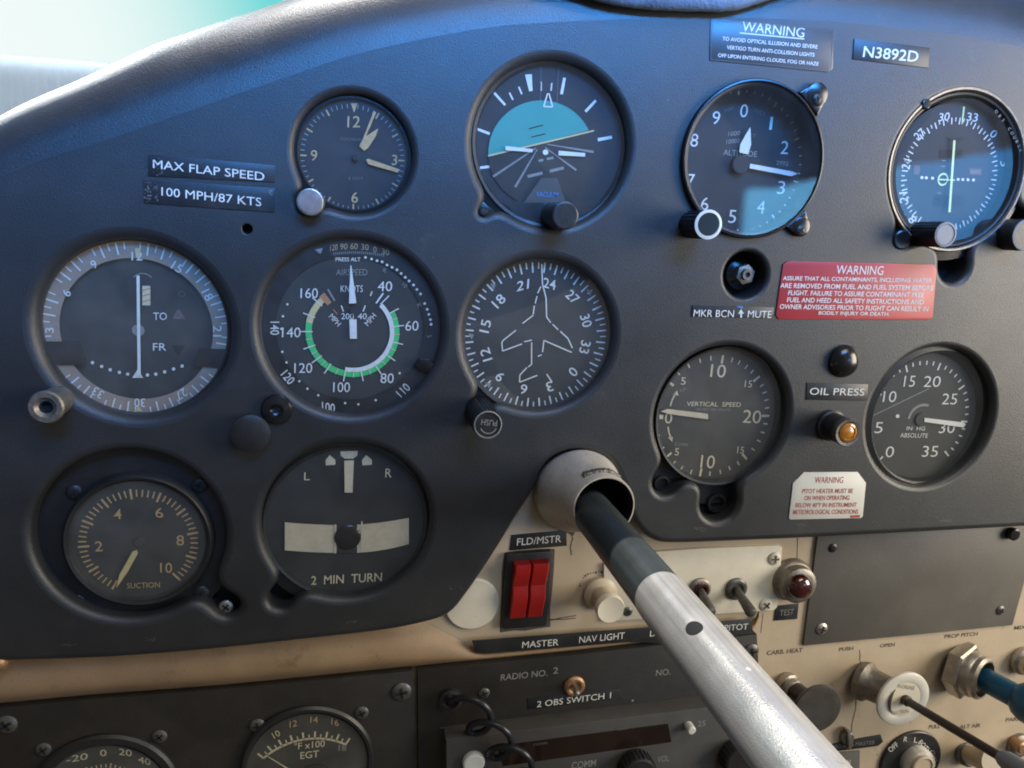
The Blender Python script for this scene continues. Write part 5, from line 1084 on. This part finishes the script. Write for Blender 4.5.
def mix(f, a, b_, mode='MIX'):
    n = N.new('ShaderNodeMix'); n.data_type = 'RGBA'; n.blend_type = mode
    for k_, v in (('Factor', f), ('A', a), ('B', b_)):
        if isinstance(v, (int, float)): n.inputs[k_].default_value = v
        elif isinstance(v, tuple): n.inputs[k_].default_value = v + (1,)
        else: L.new(v, n.inputs[k_])
    return n.outputs['Result']
sky = N.new('ShaderNodeTexSky'); sky.sky_type = 'NISHITA'; sky.sun_disc = False; sky.sun_elevation = SUN_EL; sky.sun_rotation = SUN_AZ
skyc = mix(1.0, sky.outputs[0], (.085, .10, .085), 'MULTIPLY')
X, Y, Z_ = sx.outputs
# bright hazy glow low on the left, turning turquoise to the right and above
gdir = (ray(-60, 60)).normalized()
vd = N.new('ShaderNodeVectorMath'); vd.operation = 'DOT_PRODUCT'; L.new(tc.outputs['Generated'], vd.inputs[0]); vd.inputs[1].default_value = gdir
def srange(v, a, b_):
    n = N.new('ShaderNodeMapRange'); n.interpolation_type = 'SMOOTHSTEP'; n.inputs[1].default_value = a; n.inputs[2].default_value = b_; L.new(v, n.inputs[0]); return n.outputs[0]
glow = srange(vd.outputs['Value'], math.cos(math.radians(21)), math.cos(math.radians(3)))
teal = mix(.88, skyc, (.10, .72, .70)); far_ = srange(vd.outputs['Value'], math.cos(math.radians(48)), math.cos(math.radians(27)))
fsky = mix(glow, mix(far_, mix(.7, skyc, (.03, .22, .75)), teal), (.88, .97, .95))
front = mth('MULTIPLY', srange(Y, .02, .10), srange(Z_, -.12, -.02))
# cabin behind the camera: dim, warm, a little uneven, with the right rear window
nz = N.new('ShaderNodeTexNoise'); nz.inputs['Scale'].default_value = 2.2; nz.inputs['Detail'].default_value = 3; L.new(tc.outputs['Generated'], nz.inputs[0])
cab = mix(srange(nz.outputs['Fac'], .35, .65), (.10, .095, .09), (.32, .30, .28))
vz = N.new('ShaderNodeTexVoronoi'); vz.inputs['Scale'].default_value = 4.2; L.new(tc.outputs['Generated'], vz.inputs[0]); vsep = N.new('ShaderNodeSeparateColor'); L.new(vz.outputs['Color'], vsep.inputs[0])
cab = mix(1.0, cab, mix(vsep.outputs[0], (.35, .38, .42), (2.0, 1.95, 1.85)), 'MULTIPLY')      # random light and dark cells added as reflections for the gauge glass
cab = mix(srange(X, .15, -.6), cab, (.13, .12, .11)); cab = mix(srange(Z_, -.05, -.5), cab, (.09, .07, .05))
ny = mth('MAXIMUM', mth('MULTIPLY', Y, -1), .001); u_ = mth('DIVIDE', X, ny); v_ = mth('DIVIDE', Z_, ny)
vt = mth('SUBTRACT', v_, mth('MULTIPLY', u_, .19)); wn = N.new('ShaderNodeTexNoise'); wn.inputs['Scale'].default_value = 9; wn.inputs['Detail'].default_value = 4; L.new(tc.outputs['Generated'], wn.inputs[0])
wob = mth('MULTIPLY', mth('SUBTRACT', wn.outputs['Fac'], .5), .05)
vt = mth('ADD', vt, wob); vb = mth('ADD', v_, wob)
win = mth('MULTIPLY', mth('MULTIPLY', mth('MULTIPLY', srange(u_, .525, .545), mth('LESS_THAN', u_, 1.25)), mth('MULTIPLY', srange(vb, -.045, -.015), srange(vt, -.029, -.043))), mth('LESS_THAN', Y, -.05))
cab = mix(win, cab, mix(srange(u_, .6, .85), (1.7, 5.6, 9.5), (.5, 2.4, 5.6)))
rim_glow = N.new('ShaderNodeVectorMath'); rim_glow.operation = 'DOT_PRODUCT'; L.new(tc.outputs['Generated'], rim_glow.inputs[0])  # out-of-view bright sky patch added to highlight the panel rim
rim_glow.inputs[1].default_value = Vector((math.sin(math.radians(-34)) * math.cos(math.radians(31)), math.cos(math.radians(-34)) * math.cos(math.radians(31)), math.sin(math.radians(31))))
fsky = mix(srange(rim_glow.outputs['Value'], math.cos(math.radians(12)), math.cos(math.radians(4))), fsky, (32, 33, 33))
L.new(mix(front, cab, fsky), bg.inputs['Color']); bg.inputs['Strength'].default_value = 1.0
sl = bpy.data.lights.new('sun', 'SUN'); so = bpy.data.objects.new('sun', sl); COL.objects.link(so); sl.energy = 4.6; sl.angle = math.radians(.6); sl.color = (1, .95, .88)
so.rotation_euler = sd.to_track_quat('Z', 'Y').to_euler()
def area(name, loc, target, sx_, sy_, e, col):
    l = bpy.data.lights.new(name, 'AREA'); l.shape = 'RECTANGLE'; l.size = sx_; l.size_y = sy_; l.energy = e; l.color = col
    o = bpy.data.objects.new(name, l); COL.objects.link(o); o.location = loc; o.rotation_euler = (Vector(loc) - Vector(target)).to_track_quat('Z', 'Y').to_euler(); return o
area('side_window_light', (1.15, -.50, .05), (.15, 0, -.1), .45, .6, 14, (1, .88, .70))
area('overhead_fill_light', (.45, -.70, .95), (.2, 0, -.1), .7, .35, 5.6, (1, .93, .81))  # unseen lamp added overhead as warm fill for the dials
area('blue_veil_light', (.22, -.36, .27), (.15, 0, .10), 1.1, .07, 1.8, (.045, .33, 1)).data.spread = math.radians(52)  # unseen blue lamp added to imitate lens veil on the upper panel
SC.view_settings.view_transform = 'Standard'; SC.view_settings.look = 'None'; SC.view_settings.exposure = 0; SC.view_settings.gamma = 1
SC.render.engine = 'CYCLES'; SC.cycles.use_denoising = True; SC.cycles.filter_width = 1.9; SC.cycles.max_bounces = 8; SC.cycles.transparent_max_bounces = 12
SC.cycles.caustics_reflective = False; SC.cycles.caustics_refractive = False
